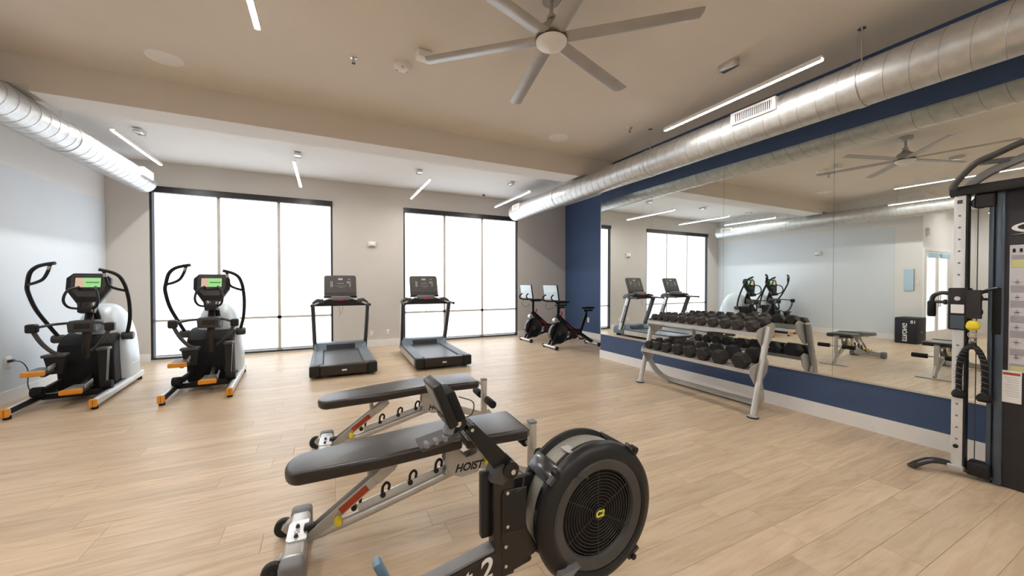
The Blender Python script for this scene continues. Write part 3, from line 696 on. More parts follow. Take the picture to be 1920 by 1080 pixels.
    # moving handle arms, out of step with each other
    arms = [([(-0.29,1.06,0.73),(-0.345,0.99,0.88),(-0.42,0.87,1.12),(-0.445,0.77,1.34),(-0.425,0.71,1.44),(-0.385,0.66,1.57),(-0.32,0.62,1.64),(-0.235,0.58,1.672),(-0.145,0.55,1.69)],
             [(-0.428,0.715,1.43),(-0.34,0.655,1.455),(-0.265,0.615,1.50),(-0.215,0.585,1.59),(-0.19,0.57,1.675)]),
            ([(0.335,1.06,0.73),(0.385,0.99,0.95),(0.405,0.90,1.18),(0.40,0.82,1.36),(0.385,0.77,1.46),(0.35,0.735,1.545),(0.28,0.71,1.595),(0.18,0.69,1.625)],
             [(0.402,0.83,1.345),(0.32,0.77,1.375),(0.255,0.735,1.42),(0.235,0.715,1.51),(0.225,0.70,1.60)])]
    for i, (a, b) in enumerate(arms):
        am = MB().tube(smoothpath(a, 6), 0.021, 12).build('moving_arm', 'black_plastic', t)
        MB().tube(smoothpath(b, 6), 0.017, 10).build('arm_grip', 'black_plastic', am)
        m = b[-2]; n = b[-1]
        MB().tube([V(m)*0.75+V(n)*0.25, V(m)*0.25+V(n)*0.75], 0.0185, 10).build('pulse_sensor', 'silver', am)
        kx = a[0][0]; s = -1 if i == 0 else 1
        MB().lathe([(0,-0.06),(0.045,-0.06),(0.055,-0.045),(0.055,0.045),(0.045,0.06),(0,0.06)], (kx+s*0.01,1.06,0.725), (1,0,0), 20).build('arm_pivot', 'dark_grey', t)
    # rocker arms, links, pedal towers
    balls = [(-0.316,0.5,0.92), (0.331,0.5,0.91)]
    for i, bp in enumerate(balls):
        s = -1 if i == 0 else 1
        rk = MB().tube(smoothpath([(s*0.09,0.82,0.945),(s*0.2,0.66,0.945),bp],5), 0.016, 10).build('rocker_bar', 'dark_grey', t)
        MB().rbox(bp[0]-0.046, bp[0]+0.046, bp[1]-0.05, bp[1]+0.05, bp[2]-0.055, bp[2]+0.05, 0.022, 3).build('rocker_joint', 'black_plastic', rk)
    MB().tube(smoothpath([(-0.316,0.5,0.90),(-0.25,0.5,0.75),(-0.17,0.52,0.63),(-0.10,0.55,0.585)],5), 0.022, 10).build('pedal_link', 'dark_grey', t)
    MB().tube(smoothpath([(0.331,0.5,0.89),(0.27,0.52,0.77),(0.19,0.58,0.66),(0.12,0.66,0.60)],5), 0.020, 10).build('pedal_link', 'dark_grey', t)
    def pedal(x0, x1, yr, z, tw0, tw1, ztop, zb):
        xc = (x0+x1)/2
        p = MB().rprism([(x0+0.01,yr),(x1-0.01,yr),(x1,yr+0.10),(x1-0.02,yr+0.36),(x0+0.02,yr+0.36),(x0,yr+0.10)], 'xy', z-0.03, z+0.012, 0.012, 2).build('pedal', 'dark_grey', t)
        MB().rprism([(x0,yr-0.012),(x1,yr-0.012),(x1-0.015,yr+0.06),(x0+0.015,yr+0.06)], 'xy', z-0.035, z+0.02, 0.01, 2).build('pedal_heel', 'orange', p)
        MB().rbox(x0+0.02, x1-0.02, yr+0.07, yr+0.31, z+0.01, z+0.022, 0.004, 1).build('pedal_pad', 'mid_grey', p)
        MB().bar((x1-0.006,yr+0.08,z+0.03),(x1-0.02,yr+0.34,z+0.05),0.012,0.05,(0,0,1),0.004).build('pedal_edge', 'silver', p)
        MB().rbox(tw0, tw1, yr+0.22, yr+0.38, ztop-0.025, ztop+0.012, 0.01, 2).build('tower_cap', 'dark_grey', t)
        MB().prism([(tw0+0.01,ztop-0.02),(tw1-0.01,ztop-0.02),(tw1-0.03,zb),(tw0+0.05 if tw1-tw0 > 0.12 else tw0+0.02,zb)], 'xz', yr+0.26, yr+0.34).build('pedal_tower', 'black_plastic', t)
        MB().bar((xc,yr+0.20,z-0.05),(xc*0.8,1.05,z*0.5+0.24),0.05,0.07,(0,0,1),0.012).build('pedal_arm', 'black_plastic', t)
    pedal(-0.325, -0.135, 0.27, 0.425, -0.255, -0.06, 0.585, 0.36)
    pedal(-0.03, 0.165, 0.25, 0.185, 0.205, 0.31, 0.635, 0.15)
    for s, yy, zz in ((-1, 0.50, 0.17), (1, 0.56, 0.165)):
        MB().lathe([(0,-0.05),(0.05,-0.05),(0.058,-0.04),(0.058,0.04),(0.05,0.05),(0,0.05)], (s*0.28,yy,zz), (1,0,0), 20).build('roller', 'black_matte', t)
        MB().bar((s*0.25,yy,zz),(s*0.16,yy+0.25,zz+0.07),0.05,0.06,(0,0,1),0.012).build('roller_arm', 'black_plastic', t)
    return t
el = make_elliptical((-2.73, 5.92, 0), math.radians(5), 'black elliptical trainer by the left wall, nearest the outlet')
dup(el, (-1.44, 5.80, 0), math.radians(4), 'black elliptical trainer in front of the first window')

# ------------------------------------------------------------------ adjustable benches
def make_bench(loc, rz, label):
    t = thing('weight_bench', label, 'bench', loc, rz, 'adjustable weight benches')
    fb = MB().rbox(-0.05, 0.05, -0.20, 0.20, 0.02, 0.115, 0.02, 3).build('rear_foot_bar', 'silver', t)
    for s in (-1, 1):
        MB().rbox(-0.055, 0.055, min(s*0.19, s*0.275), max(s*0.19, s*0.275), 0.0, 0.12, 0.024, 3).build('foot_cap', 'mid_grey', fb)
        wb_ = MB().bar((-0.04, s*0.15, 0.09), (-0.08, s*0.15, 0.055), 0.05, 0.045, (0,0,1), 0.005).build('wheel_bracket', 'silver', t)
        MB().lathe([(0,-0.016),(0.018,-0.016),(0.02,-0.012),(0.045,-0.016),(0.05,-0.01),(0.05,0.01),(0.045,0.016),(0.02,0.012),(0.018,0.016),(0,0.016)], (-0.085, s*0.185, 0.052), (0,1,0), 24).build('wheel', 'wheel_rubber', wb_)
    pp = MB().prism([(-0.045,-0.07),(-0.03,-0.09),(0.05,-0.09),(0.05,0.09),(-0.03,0.09),(-0.045,0.07)], 'xy', 0.114, 0.121).build('foot_plate', 'silver_light', t)
    for yy in (-0.055, 0.03): MB().cyl((0,yy,0.12),(0,yy,0.134),0.011,0.008,10).build('bolt', 'dark_grey', pp)
    text('weight_mark', '15', 0.035, 'red', pp, frame_m((0.0,-0.012,0.1212), (0,-1,0), (1,0,0)), 0.0004)
    MB().tube(smoothpath([(0.02,0,0.065),(0.35,0,0.135),(0.82,0,0.255),(0.98,0,0.30)],4), 0.026, 14).build('main_rail', 'silver', t)
    lp = MB().bar((0.30,0.0,0.165),(0.80,0.0,0.285),0.012,0.05,(0,0,1),0.002).build('ladder_plate', 'ladder_plate', t)
    for k in range(4):
        x = 0.30+0.155*k; z = 0.185+0.155*k*0.24
        MB().tube(smoothpath([(x-0.022,0,z-0.005),(x-0.02,0,z+0.03),(x,0,z+0.05),(x+0.016,0,z+0.035),(x+0.012,0,z+0.008)],4), 0.008, 8).tube([(x-0.02,-0.012,z-0.01),(x-0.02,0.012,z-0.01)],0.016,8).build('ladder_hook', 'black_plastic', lp)
    for s in (-1, 1):
        br = MB().bar((0.06, s*0.032, 0.085), (0.50, s*0.032, 0.388), 0.008, 0.052, (0,0,1), 0.002).build('brace_plate', 'silver', t)
        MB().bar(V(0.06,s*0.0365,0.085)+V(0.44,0,0.303)*0.34, V(0.06,s*0.0365,0.085)+V(0.44,0,0.303)*0.66, 0.003, 0.036, (0,0,1)).build('warning_label', 'red_label', br, smooth=False)
        MB().bar(V(0.06,s*0.038,0.085)+V(0.44,0,0.303)*0.76, V(0.06,s*0.038,0.085)+V(0.44,0,0.303)*0.97, 0.012, 0.056, (0,0,1), 0.004).build('brace_joint', 'silver', br)
        MB().lathe([(0,0),(0.014,0),(0.020,0.012),(0.020,0.045),(0.014,0.055),(0,0.056)], (0.20, s*0.035, 0.155), (0,s,0), 16).build('adjust_knob', 'yellow', t)
    MB().rbox(0.03, 0.085, -0.028, 0.028, 0.09, 0.14, 0.012, 2).build('lower_pivot', 'black_plastic', t)
    DT = Matrix.Translation((0.87,0,0.47)) @ Matrix.Rotation(math.radians(-3.7), 4, 'Y') @ Matrix.Translation((-0.87,0,-0.47))
    MB().bar((0.05,0,0.442),(0.84,0,0.442),0.07,0.03,(0,0,1),0.004).xf(DT).build('back_pad_frame', 'silver', t)
    MB().cyl((0.36,0.04,0.43),(0.36,0.04,0.33),0.017,n=12).xf(DT).build('stop_peg', 'silver', t)
    def pad(name, poly, z0, z1, r=0.022, M=Matrix.Identity(4)):
        return MB().rprism(poly, 'xy', z0, z1, r, 4).xf(M).build(name, 'vinyl', t)
    arc = [(-0.055+0.09*(1-math.cos(a)), 0.115*math.sin(a)) for a in [(-80+20*i)*PI/180 for i in range(9)]]
    arc = [(-0.055+0.085*(1-math.cos(math.radians(d))), 0.135*math.sin(math.radians(d))) for d in range(-84, 85, 14)]
    poly = [(0.86,-0.18),(0.86,0.18)] + [(0.40,0.172)] + list(reversed(arc)) + [(0.40,-0.172)]
    bp = pad('back_pad', poly, 0.455, 0.522, M=DT)
    pad('seat_pad', [(0.885,-0.185),(1.275,-0.195),(1.30,-0.17),(1.30,0.17),(1.275,0.195),(0.885,0.185)], 0.448, 0.512)
    MB().bar((0.90,0,0.432),(1.26,0,0.432),0.06,0.028,(0,0,1),0.004).build('seat_frame', 'silver', t)
    for s in (-1, 1):
        hp = MB().rprism([(0.80,0.44),(0.79,0.34),(0.82,0.265),(0.90,0.235),(1.0,0.245),(1.06,0.33),(1.075,0.42),(1.04,0.43),(0.99,0.36),(0.93,0.345),(0.89,0.38),(0.87,0.44)], 'xz', s*0.042-0.004, s*0.042+0.004, 0.002, 1).build('hinge_plate', 'silver', t)
        text('plate_lettering', 'HOIST', 0.062, 'black_gloss', hp, frame_m((0.94, s*0.0465, 0.29), (-s,0,0) if s > 0 else (1,0,0), (0,0,1)), 0.0004, shear=0.35, bold=0.0022)
    MB().lathe([(0,0),(0.02,0),(0.024,0.01),(0.024,0.03),(0.018,0.038),(0,0.038)], (1.06,-0.046,0.31), (0,-1,0), 16).build('seat_knob', 'yellow', t)
    MB().tube([(0.86,-0.03,0.40),(0.80,-0.03,0.27)], 0.015, 8).tube([(0.86,0.03,0.40),(0.80,0.03,0.27)], 0.015, 8).build('hinge_strut', 'silver', t)
    MB().bar((0.98,0,0.30),(1.41,0,0.13),0.05,0.06,(0,0,1),0.01).build('front_rail', 'silver', t)
    MB().bar((1.40,0,0.16),(1.50,0,0.015),0.13,0.03,(0,1,0),0.008).build('front_leg', 'silver', t)
    MB().rbox(1.45, 1.53, -0.20, 0.20, 0.0, 0.018, 0.006, 1).build('front_foot', 'silver', t)
    MB().rbox(1.38, 1.43, -0.025, 0.025, 0.13, 0.475, 0.006, 2).build('roller_post', 'silver', t)
    MB().rbox(1.377, 1.433, -0.028, 0.028, 0.47, 0.485, 0.004, 1).build('post_cap', 'mid_grey', t)
    MB().cyl((1.405,-0.26,0.31),(1.405,0.26,0.31),0.012,n=12).build('roller_axle', 'silver', t)
    for s in (-1, 1):
        MB().lathe([(0,0),(0.03,0.0),(0.034,0.006),(0.034,0.17),(0.03,0.176),(0,0.176)], (1.405, s*0.09, 0.31), (0,s,0), 18).build('foam_roller', 'black_matte', t)
    MB().tube(smoothpath([(1.31,0,0.46),(1.35,0,0.46),(1.38,0,0.44)],4), 0.016, 10).build('seat_bracket', 'silver', t)
    return t
bn = make_bench((-0.15, 2.29, 0), math.radians(-2.5), 'black padded weight bench right behind the rowing machine')
bn.scale = (1, 1, 1.05)
dup(bn, (-0.02, 3.50, 0), math.radians(-3), 'black padded weight bench farther back, toward the treadmills')

# ------------------------------------------------------------------ rowing machine
rw = thing('rowing_machine', 'black air rowing machine with a big caged flywheel in the foreground', 'rowing machine', (0.948, 1.227, 0))
FZ = 0.551
AX = (0, -1, 0)
fc = (0, 0, FZ)
fl = MB().lathe([(0.250,-0.075),(0.256,-0.05),(0.256,0.03),(0.250,0.035)], fc, AX, 72).build('flywheel_drum', 'mesh_drum', rw)
MB().lathe([(0.250,0.018),(0.262,0.018),(0.262,0.032),(0.250,0.034)], fc, AX, 72).build('drum_edge', 'black_gloss', fl)
MB().lathe([(0.245,0.030),(0.262,0.034),(0.272,0.046),(0.274,0.060),(0.266,0.078),(0.248,0.090),(0.225,0.094),(0.214,0.088),(0.214,0.060)], fc, AX, 72).build('front_cover', 'black_plastic', rw)
MB().lathe([(0.216,0.084),(0.205,0.090),(0.172,0.082),(0.165,0.070)], fc, AX, 72).build('cover_ring', 'dark_grey', rw)
MB().lathe([(0.0,-0.12),(0.20,-0.12),(0.255,-0.112),(0.272,-0.095),(0.272,-0.08),(0.25,-0.07)], fc, AX, 72).build('rear_cover', 'black_plastic', rw)
MB().lathe([(0.0,0.045),(0.17,0.045)], fc, AX, 48).build('grille_backing', 'black_matte', rw)
for k in range(11):
    R = 0.030+0.0125*k
    MB().torus((0, -0.074, FZ), (0,1,0), R, 0.0024, 56, 6).build('grille_ring', 'black_gloss', rw)
for k in range(6):
    a = math.radians(30+60*k)
    MB().bar((0.02*math.cos(a), -0.072, FZ+0.02*math.sin(a)), (0.166*math.cos(a), -0.074, FZ+0.166*math.sin(a)), 0.002, 0.002).build('grille_spoke', 'dark_grey', rw, smooth=False)
bd = MB().lathe([(0,0.070),(0.025,0.070),(0.025,0.080),(0.022,0.082),(0,0.082)], fc, AX, 28).build('center_badge', 'black_gloss', rw)
text('badge_lettering', 'C2', 0.034, 'yellow_print', bd, frame_m((0,-0.0826,FZ), (1,0,0), (0,0,1)), 0.0004, shear=0.2, bold=0.0016)
def clamp(deg, w):
    a = math.radians(deg); d = V(math.cos(a), 0, math.sin(a)); tdir = V(-math.sin(a), 0, math.cos(a)); c = V(fc)+d*0.262
    M = frame_m(c, tdir, (0,1,0))
    c1 = MB().rbox(-w, w, -0.075, 0.10, -0.016, 0.02, 0.012, 2, M).build('cage_clamp', 'black_gloss', rw)
    MB().cyl(M @ V(-w*0.3,-0.06,-0.02), M @ V(-w*0.3,-0.088,-0.02), 0.014, 0.012, 14).build('clamp_knob', 'black_plastic', c1)
    MB().bar(M @ V(-w*0.9,-0.07,-0.01), M @ V(w*0.9,-0.07,-0.018), 0.02, 0.014, d).build('clamp_lever', 'dark_grey', c1)
clamp(137, 0.04); clamp(52, 0.035); clamp(-50, 0.035)
MB().prism([(-0.205,FZ-0.205),(-0.115,FZ-0.145),(-0.20,FZ-0.15)], 'xz', -0.115, -0.085).build('cover_fin', 'mid_grey', rw)
MB().prism([(-0.10,FZ+0.20),(-0.12,FZ+0.185),(-0.07,FZ+0.165)], 'xz', -0.105, -0.088).build('cover_tab', 'dark_grey', rw)
MB().rbox(-0.115,-0.055,-0.035,0.025,FZ+0.240,FZ+0.244,0.002,1).xf(Matrix.Translation((0,0,0.0))).build('warning_sticker', 'grey_print', rw)
# frame
MB().rbox(-0.425, -0.345, -0.030, 0.030, 0.40, 0.780, 0.008, 2).build('frame_post', 'brown_black', rw)
MB().rbox(-0.40, -0.20, 0.055, 0.075, 0.57, 0.70, 0.006, 1).rbox(-0.40, -0.37, 0.02, 0.075, 0.57, 0.70, 0.004, 1).build('axle_arm', 'black_plastic', rw)
gd = MB().rbox(-0.462, -0.42, 0.0, 0.03, 0.54, 0.775, 0.006, 2).build('chain_guide', 'black_plastic', rw)
sp = MB().rprism([(-0.40,0.56),(-0.40,0.70),(-0.385,0.715),(-0.300,0.709),(-0.303,0.56)], 'xz', -0.038, -0.030, 0.003, 1).build('side_plate', 'black_plastic', rw)
MB().rprism([(-0.40,0.40),(-0.40,0.56),(-0.300,0.56),(-0.245,0.46),(-0.26,0.452)], 'xz', -0.0335, 0.0335, 0.003, 1).build('gusset', 'brown_black', rw)
for x, z in ((-0.378,0.705),(-0.378,0.585),(-0.385,0.515),(-0.385,0.445)):
    MB().lathe([(0,0),(0.007,0),(0.006,0.004),(0,0.005)], (x,-0.037,z), (0,-1,0), 12).build('bolt', 'steel', rw)
MB().bar((-0.28,0,0.475),(-1.20,0,0.31),0.062,0.105,(0,0,1),0.010).build('main_beam', 'brown_black', rw)
MB().bar((-0.37,0,0.516),(-1.15,0,0.376),0.05,0.012,(0,0,1),0.003).build('beam_channel', 'mid_grey', rw)
bdirn = (V(-0.28,0,0.475)-V(-1.20,0,0.31)).normalized()
text('beam_lettering', 'Concept 2', 0.105, 'white_print', rw, frame_m((-0.438,-0.0316,0.452), bdirn, (0,0,1)), 0.0005, shear=0.3, bold=0.002, align='RIGHT')
MB().bar((-1.05,0,0.335),(-2.35,0,0.46),0.05,0.075,(0,0,1),0.01).build('monorail', 'silver', rw)
MB().bar((-2.28,0,0.45),(-2.36,0,0.03),0.05,0.05,(0,1,0),0.01).rbox(-2.40,-2.32,-0.25,0.25,0.0,0.05,0.015,2).build('rear_leg', 'brown_black', rw)
MB().bar((-0.20,-0.02,0.47),(0.10,-0.05,0.04),0.045,0.06,(0,1,0),0.01).bar((-0.20,0.02,0.47),(0.10,0.05,0.04),0.045,0.06,(0,1,0),0.01).build('front_leg', 'brown_black', rw)
MB().rbox(0.06,0.14,-0.30,0.30,0.0,0.055,0.018,2).build('front_foot', 'brown_black', rw)
for s in (-1, 1):
    fp = MB().bar((-0.72,s*0.13,0.30),(-0.803,s*0.13,0.492),0.05,0.03,(1,0,0.4),0.012).build('footplate', 'blue_plastic', rw)
    MB().tube([(-0.71,s*0.17,0.34),(-0.77,s*0.17,0.37),(-0.785,s*0.13,0.385),(-0.77,s*0.09,0.37),(-0.71,s*0.09,0.34)],1,sec=rrect(0.03,0.004,0.001,1)).build('strap', 'black_matte', fp)
MB().bar((-0.72,-0.14,0.33),(-0.72,0.14,0.33),0.03,0.03).build('footplate_axle', 'steel', rw)
st = MB().rprism([(-1.85,-0.12),(-1.70,-0.16),(-1.58,-0.13),(-1.62,0.0),(-1.58,0.13),(-1.70,0.16),(-1.85,0.12),(-1.88,0.0)], 'xy', 0.455, 0.495, 0.015, 3).build('seat', 'black_plastic', rw)
MB().rbox(-1.80,-1.64,-0.05,0.05,0.36,0.46,0.012,2).build('seat_carriage', 'dark_grey', st)
# monitor arm and monitor
MB().cyl((-0.365,-0.045,0.785),(-0.365,0.045,0.785),0.030,n=20).build('arm_hinge', 'black_plastic', rw)
MB().lathe([(0,0),(0.010,0),(0.009,0.004),(0,0.005)], (-0.36,-0.046,0.78), (0,-1,0), 14).build('hinge_bolt', 'steel', rw)
MB().prism([(-0.42,0.79),(-0.345,0.755),(-0.35,0.81),(-0.50,0.972),(-0.545,0.965)], 'xz', -0.022, 0.022).build('monitor_arm', 'black_plastic', rw)
MB().prism([(-0.44,0.755),(-0.395,0.735),(-0.345,0.765),(-0.36,0.81),(-0.42,0.80)], 'xz', -0.0345, 0.0345).build('arm_socket', 'dark_grey', rw)
kn = MB().cyl((-0.515,-0.05,0.958),(-0.515,0.05,0.958),0.017,n=8).build('tilt_knob', 'black_plastic', rw)
MB().cyl((-0.515,-0.053,0.958),(-0.515,-0.05,0.958),0.006,n=10).build('knob_bolt', 'steel', kn)
mo = MB().cyl((-0.560,-0.035,0.982),(-0.560,0.035,0.982),0.030,n=18).build('monitor_joint', 'black_plastic', rw)
MB().cyl((-0.560,-0.039,0.982),(-0.560,-0.035,0.982),0.011,n=14).build('joint_bolt', 'steel', mo)
mM = Matrix.Translation((-0.575,0,0.985)) @ Matrix.Rotation(math.radians(-22), 4, 'Y')
mon = MB().rbox(-0.022, 0.010, -0.07, 0.07, 0.0, 0.155, 0.006, 2, mM).build('monitor', 'black_plastic', rw)
MB().rbox(0.009, 0.042, -0.055, 0.055, 0.0, 0.108, 0.008, 2, mM).build('battery_pod', 'black_matte', mon)
MB().rbox(-0.0245, -0.021, -0.058, 0.058, 0.055, 0.142, 0.001, 1, mM).build('monitor_screen', 'lcd', mon)
for k in range(3): MB().rbox(-0.025, -0.021, -0.055+0.04*k, -0.03+0.04*k, 0.015, 0.04, 0.002, 1, mM).build('monitor_button', 'mid_grey', mon)
MB().tube(smoothpath([(-0.555,-0.03,1.07),(-0.51,-0.045,1.05),(-0.515,-0.045,1.01),(-0.545,-0.03,0.995)],6), 0.0022, 6).build('sensor_wire', 'cord', rw)
MB().tube(smoothpath([(-0.36,-0.045,0.79),(-0.325,-0.055,0.77),(-0.325,-0.05,0.72),(-0.35,-0.04,0.70)],6), 0.0018, 6).build('sensor_wire', 'cord', rw)
ph = MB().rprism([(-0.685,0.925),(-0.58,0.945),(-0.555,0.965),(-0.56,0.945),(-0.585,0.925),(-0.68,0.912)], 'xz', -0.045, 0.045, 0.003, 1).build('phone_cradle', 'dark_grey', rw)
for k in range(3): MB().rbox(-0.675+0.03*k, -0.66+0.03*k, -0.06, -0.03, 0.928+0.005*k, 0.945+0.005*k, 0.003, 1).build('cradle_rib', 'mid_grey', ph)
MB().rprism([(-0.615,0.965),(-0.60,0.995),(-0.575,0.985),(-0.585,0.955)], 'xz', -0.06, -0.03, 0.003, 1).build('cradle_clip', 'mid_grey', ph)

# ------------------------------------------------------------------ dumbbell rack
RX, RY = 4.3, 3.26
rk = thing('dumbbell_rack', 'silver two tier dumbbell rack standing against the mirror wall', 'rack', (RX, RY, 0))
LY = 0.81
top_f = lambda x: 0.905+0.16*(x-4.22)      # tray plane of the upper tier
low_f = lambda x: 0.505+0.16*(x-4.10)
for s in (-1, 1):
    y = s*LY
    MB().cyl((4.108-RX, y, 0.02), (4.375-RX, y, 0.965), 0.032, n=20).build('leg', 'silver', rk)
    MB().lathe([(0,0.0),(0.058,0.0),(0.058,0.010),(0.05,0.016),(0,0.018)], (4.105-RX, y, 0), (0,0,1), 28).build('foot_pad', 'black_plastic', rk)
    MB().lathe([(0.03,0.016),(0.052,0.016),(0.05,0.024),(0.036,0.03),(0.03,0.03)], (4.107-RX, y, 0), (0,0,1), 28).build('foot_flange', 'silver', rk)
    yi = y-s*0.036
    for nm, X0, f in (('upper', 4.205, top_f), ('lower', 4.085, low_f)):
        x0 = X0-RX; z0 = f(X0)-0.03
        MB().rprism([(x0,z0),(x0+0.03,z0+0.06),(x0+0.30,z0+0.13),(x0+0.36,z0+0.10),(x0+0.33,z0-0.02),(x0+0.20,z0-0.15),(x0+0.13,z0-0.17)], 'xz', yi-0.005, yi+0.005, 0.002, 1).build('gusset_plate', 'silver', rk)
    for z in (0.30, 0.62, 0.75): MB().lathe([(0,0),(0.009,0),(0.008,0.004),(0,0.005)], (4.105-RX+0.267*z/0.965+0.02, y+s*0.029, z), (0,s,0), 10).build('bolt', 'steel', rk)
for f, X0 in ((top_f, 4.215), (low_f, 4.095)):
    for xo in (0.0, 0.22):
        a, b = X0+xo, X0+xo+0.085
        p = [(a-RX, f(a)), (b-RX, f(b)), (b-RX, f(b)-0.004), (a-RX+0.004, f(a)-0.004), (a-RX+0.004, f(a)-0.042), (a-RX, f(a)-0.042)]
        MB().prism(p, 'xz', -LY+0.03, LY-0.03).build('shelf_rail', 'silver', rk)
cur = [(4.225,0.80,0.45),(4.27,0.785,0.33),(4.34,0.76,0.20),(4.42,0.71,0.10),(4.475,0.62,0.05),(4.50,0.48,0.04),(4.505,0.2,0.038)]
cur = cur + [(x, -y, z) for x, y, z in reversed(cur)]
MB().tube(smoothpath([(x-RX, y, z) for x, y, z in cur], 5), 1, sec=rrect(0.075,0.03,0.008,2), up=(0.9,0,0.4)).build('curved_base_rail', 'silver', rk)
MB().tube(smoothpath([(x-RX, y, z-0.022 if z < 0.06 else z-0.02) for x, y, z in cur if z < 0.06], 4), 1, sec=rrect(0.06,0.012,0.003,1), up=(0.9,0,0.2)).build('floor_strip', 'black_plastic', rk)

# ------------------------------------------------------------------ hex dumbbells
def hexhead(x0, x1, r, c):
    pf = [(x0, r*0.84), (x0+c, r), (x1-c, r), (x1, r*0.84)]; vs = []
    for (x, q) in pf:
        for k in range(6):
            a = k*PI/3; vs.append((x, q*math.cos(a), q*math.sin(a)))
    fs = [(r_*6+k, r_*6+(k+1)%6, (r_+1)*6+(k+1)%6, (r_+1)*6+k) for r_ in range(3) for k in range(6)] + [tuple(range(6)), tuple(range(18,24))]
    return vs, fs
ORD = ['first', 'second', 'third', 'fourth', 'fifth', 'sixth', 'seventh', 'eighth', 'ninth', 'tenth', 'eleventh', 'twelfth']
def dumbbell(loc, R, hl, gap, mt, label, grp, rot, pitch):
    t = thing('dumbbell', label, 'dumbbell', loc, rot, grp); t.rotation_euler = (0, -pitch, rot)
    for s in (-1, 1):
        vs, fs = hexhead(-hl/2, hl/2, R, R*0.2)
        MB().add([(x+s*(gap/2+hl/2), y, z) for x, y, z in vs], fs).build('hex_head', mt, t, ang=20)
    MB().lathe([(0.013,-gap/2),(0.0155,-gap/4),(0.017,0),(0.0155,gap/4),(0.013,gap/2)], (0,0,0), (1,0,0), 14).build('handle', 'steel', t)
pitch = math.atan(0.16)
topy = [3.972, 3.87, 3.76, 3.635, 3.50, 3.355, 3.20, 3.04, 2.88, 2.72, 2.56]
for i, yv in enumerate(topy):
    R = 0.048+0.0016*i; hl = 0.062+0.005*i; xc = 4.215+0.155
    z = top_f(xc)+R*0.866/math.cos(pitch)+0.0005
    dumbbell((xc, yv, z), R, hl, 0.10, 'rubber_top', 'black hex dumbbell on the upper tier, ' + ORD[i] + ' from the window end', 'hex dumbbells on the upper tier', random.uniform(-0.05,0.05), pitch)
lowy = [3.94, 3.785, 3.62, 3.445, 3.255, 3.06, 2.85, 2.60]
for i, yv in enumerate(lowy):
    R = 0.060+0.0045*i; hl = 0.085+0.007*i; xc = 4.095+0.155
    z = low_f(xc)+R*0.866/math.cos(pitch)+0.0005
    dumbbell((xc, yv, z), R, hl, 0.11, 'rubber', 'large black hex dumbbell on the lower tier, ' + ORD[i] + ' from the window end', 'hex dumbbells on the lower tier', random.uniform(-0.05,0.05), pitch)

# ------------------------------------------------------------------ functional cable machine
CX, CY = 4.30, 0.885
cm = thing('cable_machine', 'tall cable machine with silver pulley post at the right edge', 'cable machine', (CX, CY, 0))
MB().rbox(0.0, 0.42, -1.0, -0.03, 0.0, 2.13, 0.02, 2).build('weight_cabinet', 'cabinet_black', cm)
MB().rbox(-0.012, 0.05, -0.055, -0.012, 0.0, 2.12, 0.012, 3).build('cabinet_edge', 'post_blue', cm)
MB().rbox(-0.006, 0.06, -0.005, 0.02, 0.0, 2.10, 0.008, 2).build('cabinet_side_post', 'post_blue', cm)
MB().rbox(-0.016, 0.02, -0.046, -0.002, 1.08, 1.42, 0.01, 2).build('edge_guard', 'black_matte', cm)
# post
ps = MB().rbox(-0.065, 0.005, 0.115, 0.175, 0.07, 2.10, 0.006, 2).build('pulley_post', 'silver_light', cm)
MB().rbox(-0.062, 0.004, 0.105, 0.116, 0.07, 2.10, 0.003, 1).build('post_side', 'black_plastic', ps)
for k in range(20):
    z = 0.28+0.088*k
    if 1.05 < z < 1.45: continue
    MB().cyl((-0.0665,0.145,z),(-0.064,0.145,z),0.0075,n=12).build('pin_hole', 'mid_grey', ps)
MB().rbox(-0.067,-0.06,0.130,0.160,2.04,2.07,0.004,1).build('post_clip', 'black_gloss', ps)
MB().lathe([(0,0),(0.014,0),(0.014,0.01),(0,0.012)], (-0.065,0.147,0.225), (-1,0,0), 14).build('post_stop', 'black_plastic', ps)
MB().rbox(-0.085, 0.02, 0.105, 0.19, 0.045, 0.085, 0.008, 2).build('post_base', 'silver', cm)
foot = smoothpath([(0.03,-0.03,0.035),(-0.01,0.08,0.045),(-0.045,0.19,0.075),(-0.10,0.265,0.075),(-0.155,0.315,0.045),(-0.20,0.345,0.016)], 5)
MB().tube(foot, 1, sec=rrect(0.07,0.032,0.012,2), up=(0.86,0.5,0)).build('stabilizer_foot', 'black_gloss', cm)
MB().rbox(-0.05, 0.06, -0.01, 0.10, 0.03, 0.13, 0.01, 2).build('pulley_base', 'black_plastic', cm)
MB().rbox(-0.07, 0.06, -1.0, 0.20, 2.10, 2.17, 0.008, 2).build('top_beam', 'black_plastic', cm)
MB().rbox(-0.03, 0.03, -0.01, 0.085, 2.0, 2.10, 0.008, 1).build('top_pulley_bracket', 'cabinet_black', cm)
MB().lathe([(0,-0.01),(0.045,-0.01),(0.04,0),(0.045,0.01),(0,0.01)], (-0.005,0.06,2.04), (1,0,0), 24).build('top_pulley', 'black_gloss', cm)
MB().tube(smoothpath([(-0.10,0.175,2.15),(-0.10,0.155,2.20),(-0.10,0.07,2.31),(-0.10,-0.02,2.35),(-0.10,-0.2,2.415),(-0.10,-0.5,2.43)],5), 0.021, 12).build('pull_up_bar', 'dark_grey', cm)
MB().tube(smoothpath([(-0.03,0.12,2.16),(-0.03,0.04,2.23),(-0.03,-0.06,2.28),(-0.03,-0.25,2.345),(-0.03,-0.5,2.35)],5), 1, sec=rrect(0.05,0.05,0.008,2), up=(1,0,0)).build('bar_support', 'mid_grey', cm)
MB().bar((-0.10,0.06,2.31),(-0.03,-0.10,2.31),0.03,0.03).build('bar_bridge', 'black_gloss', cm)
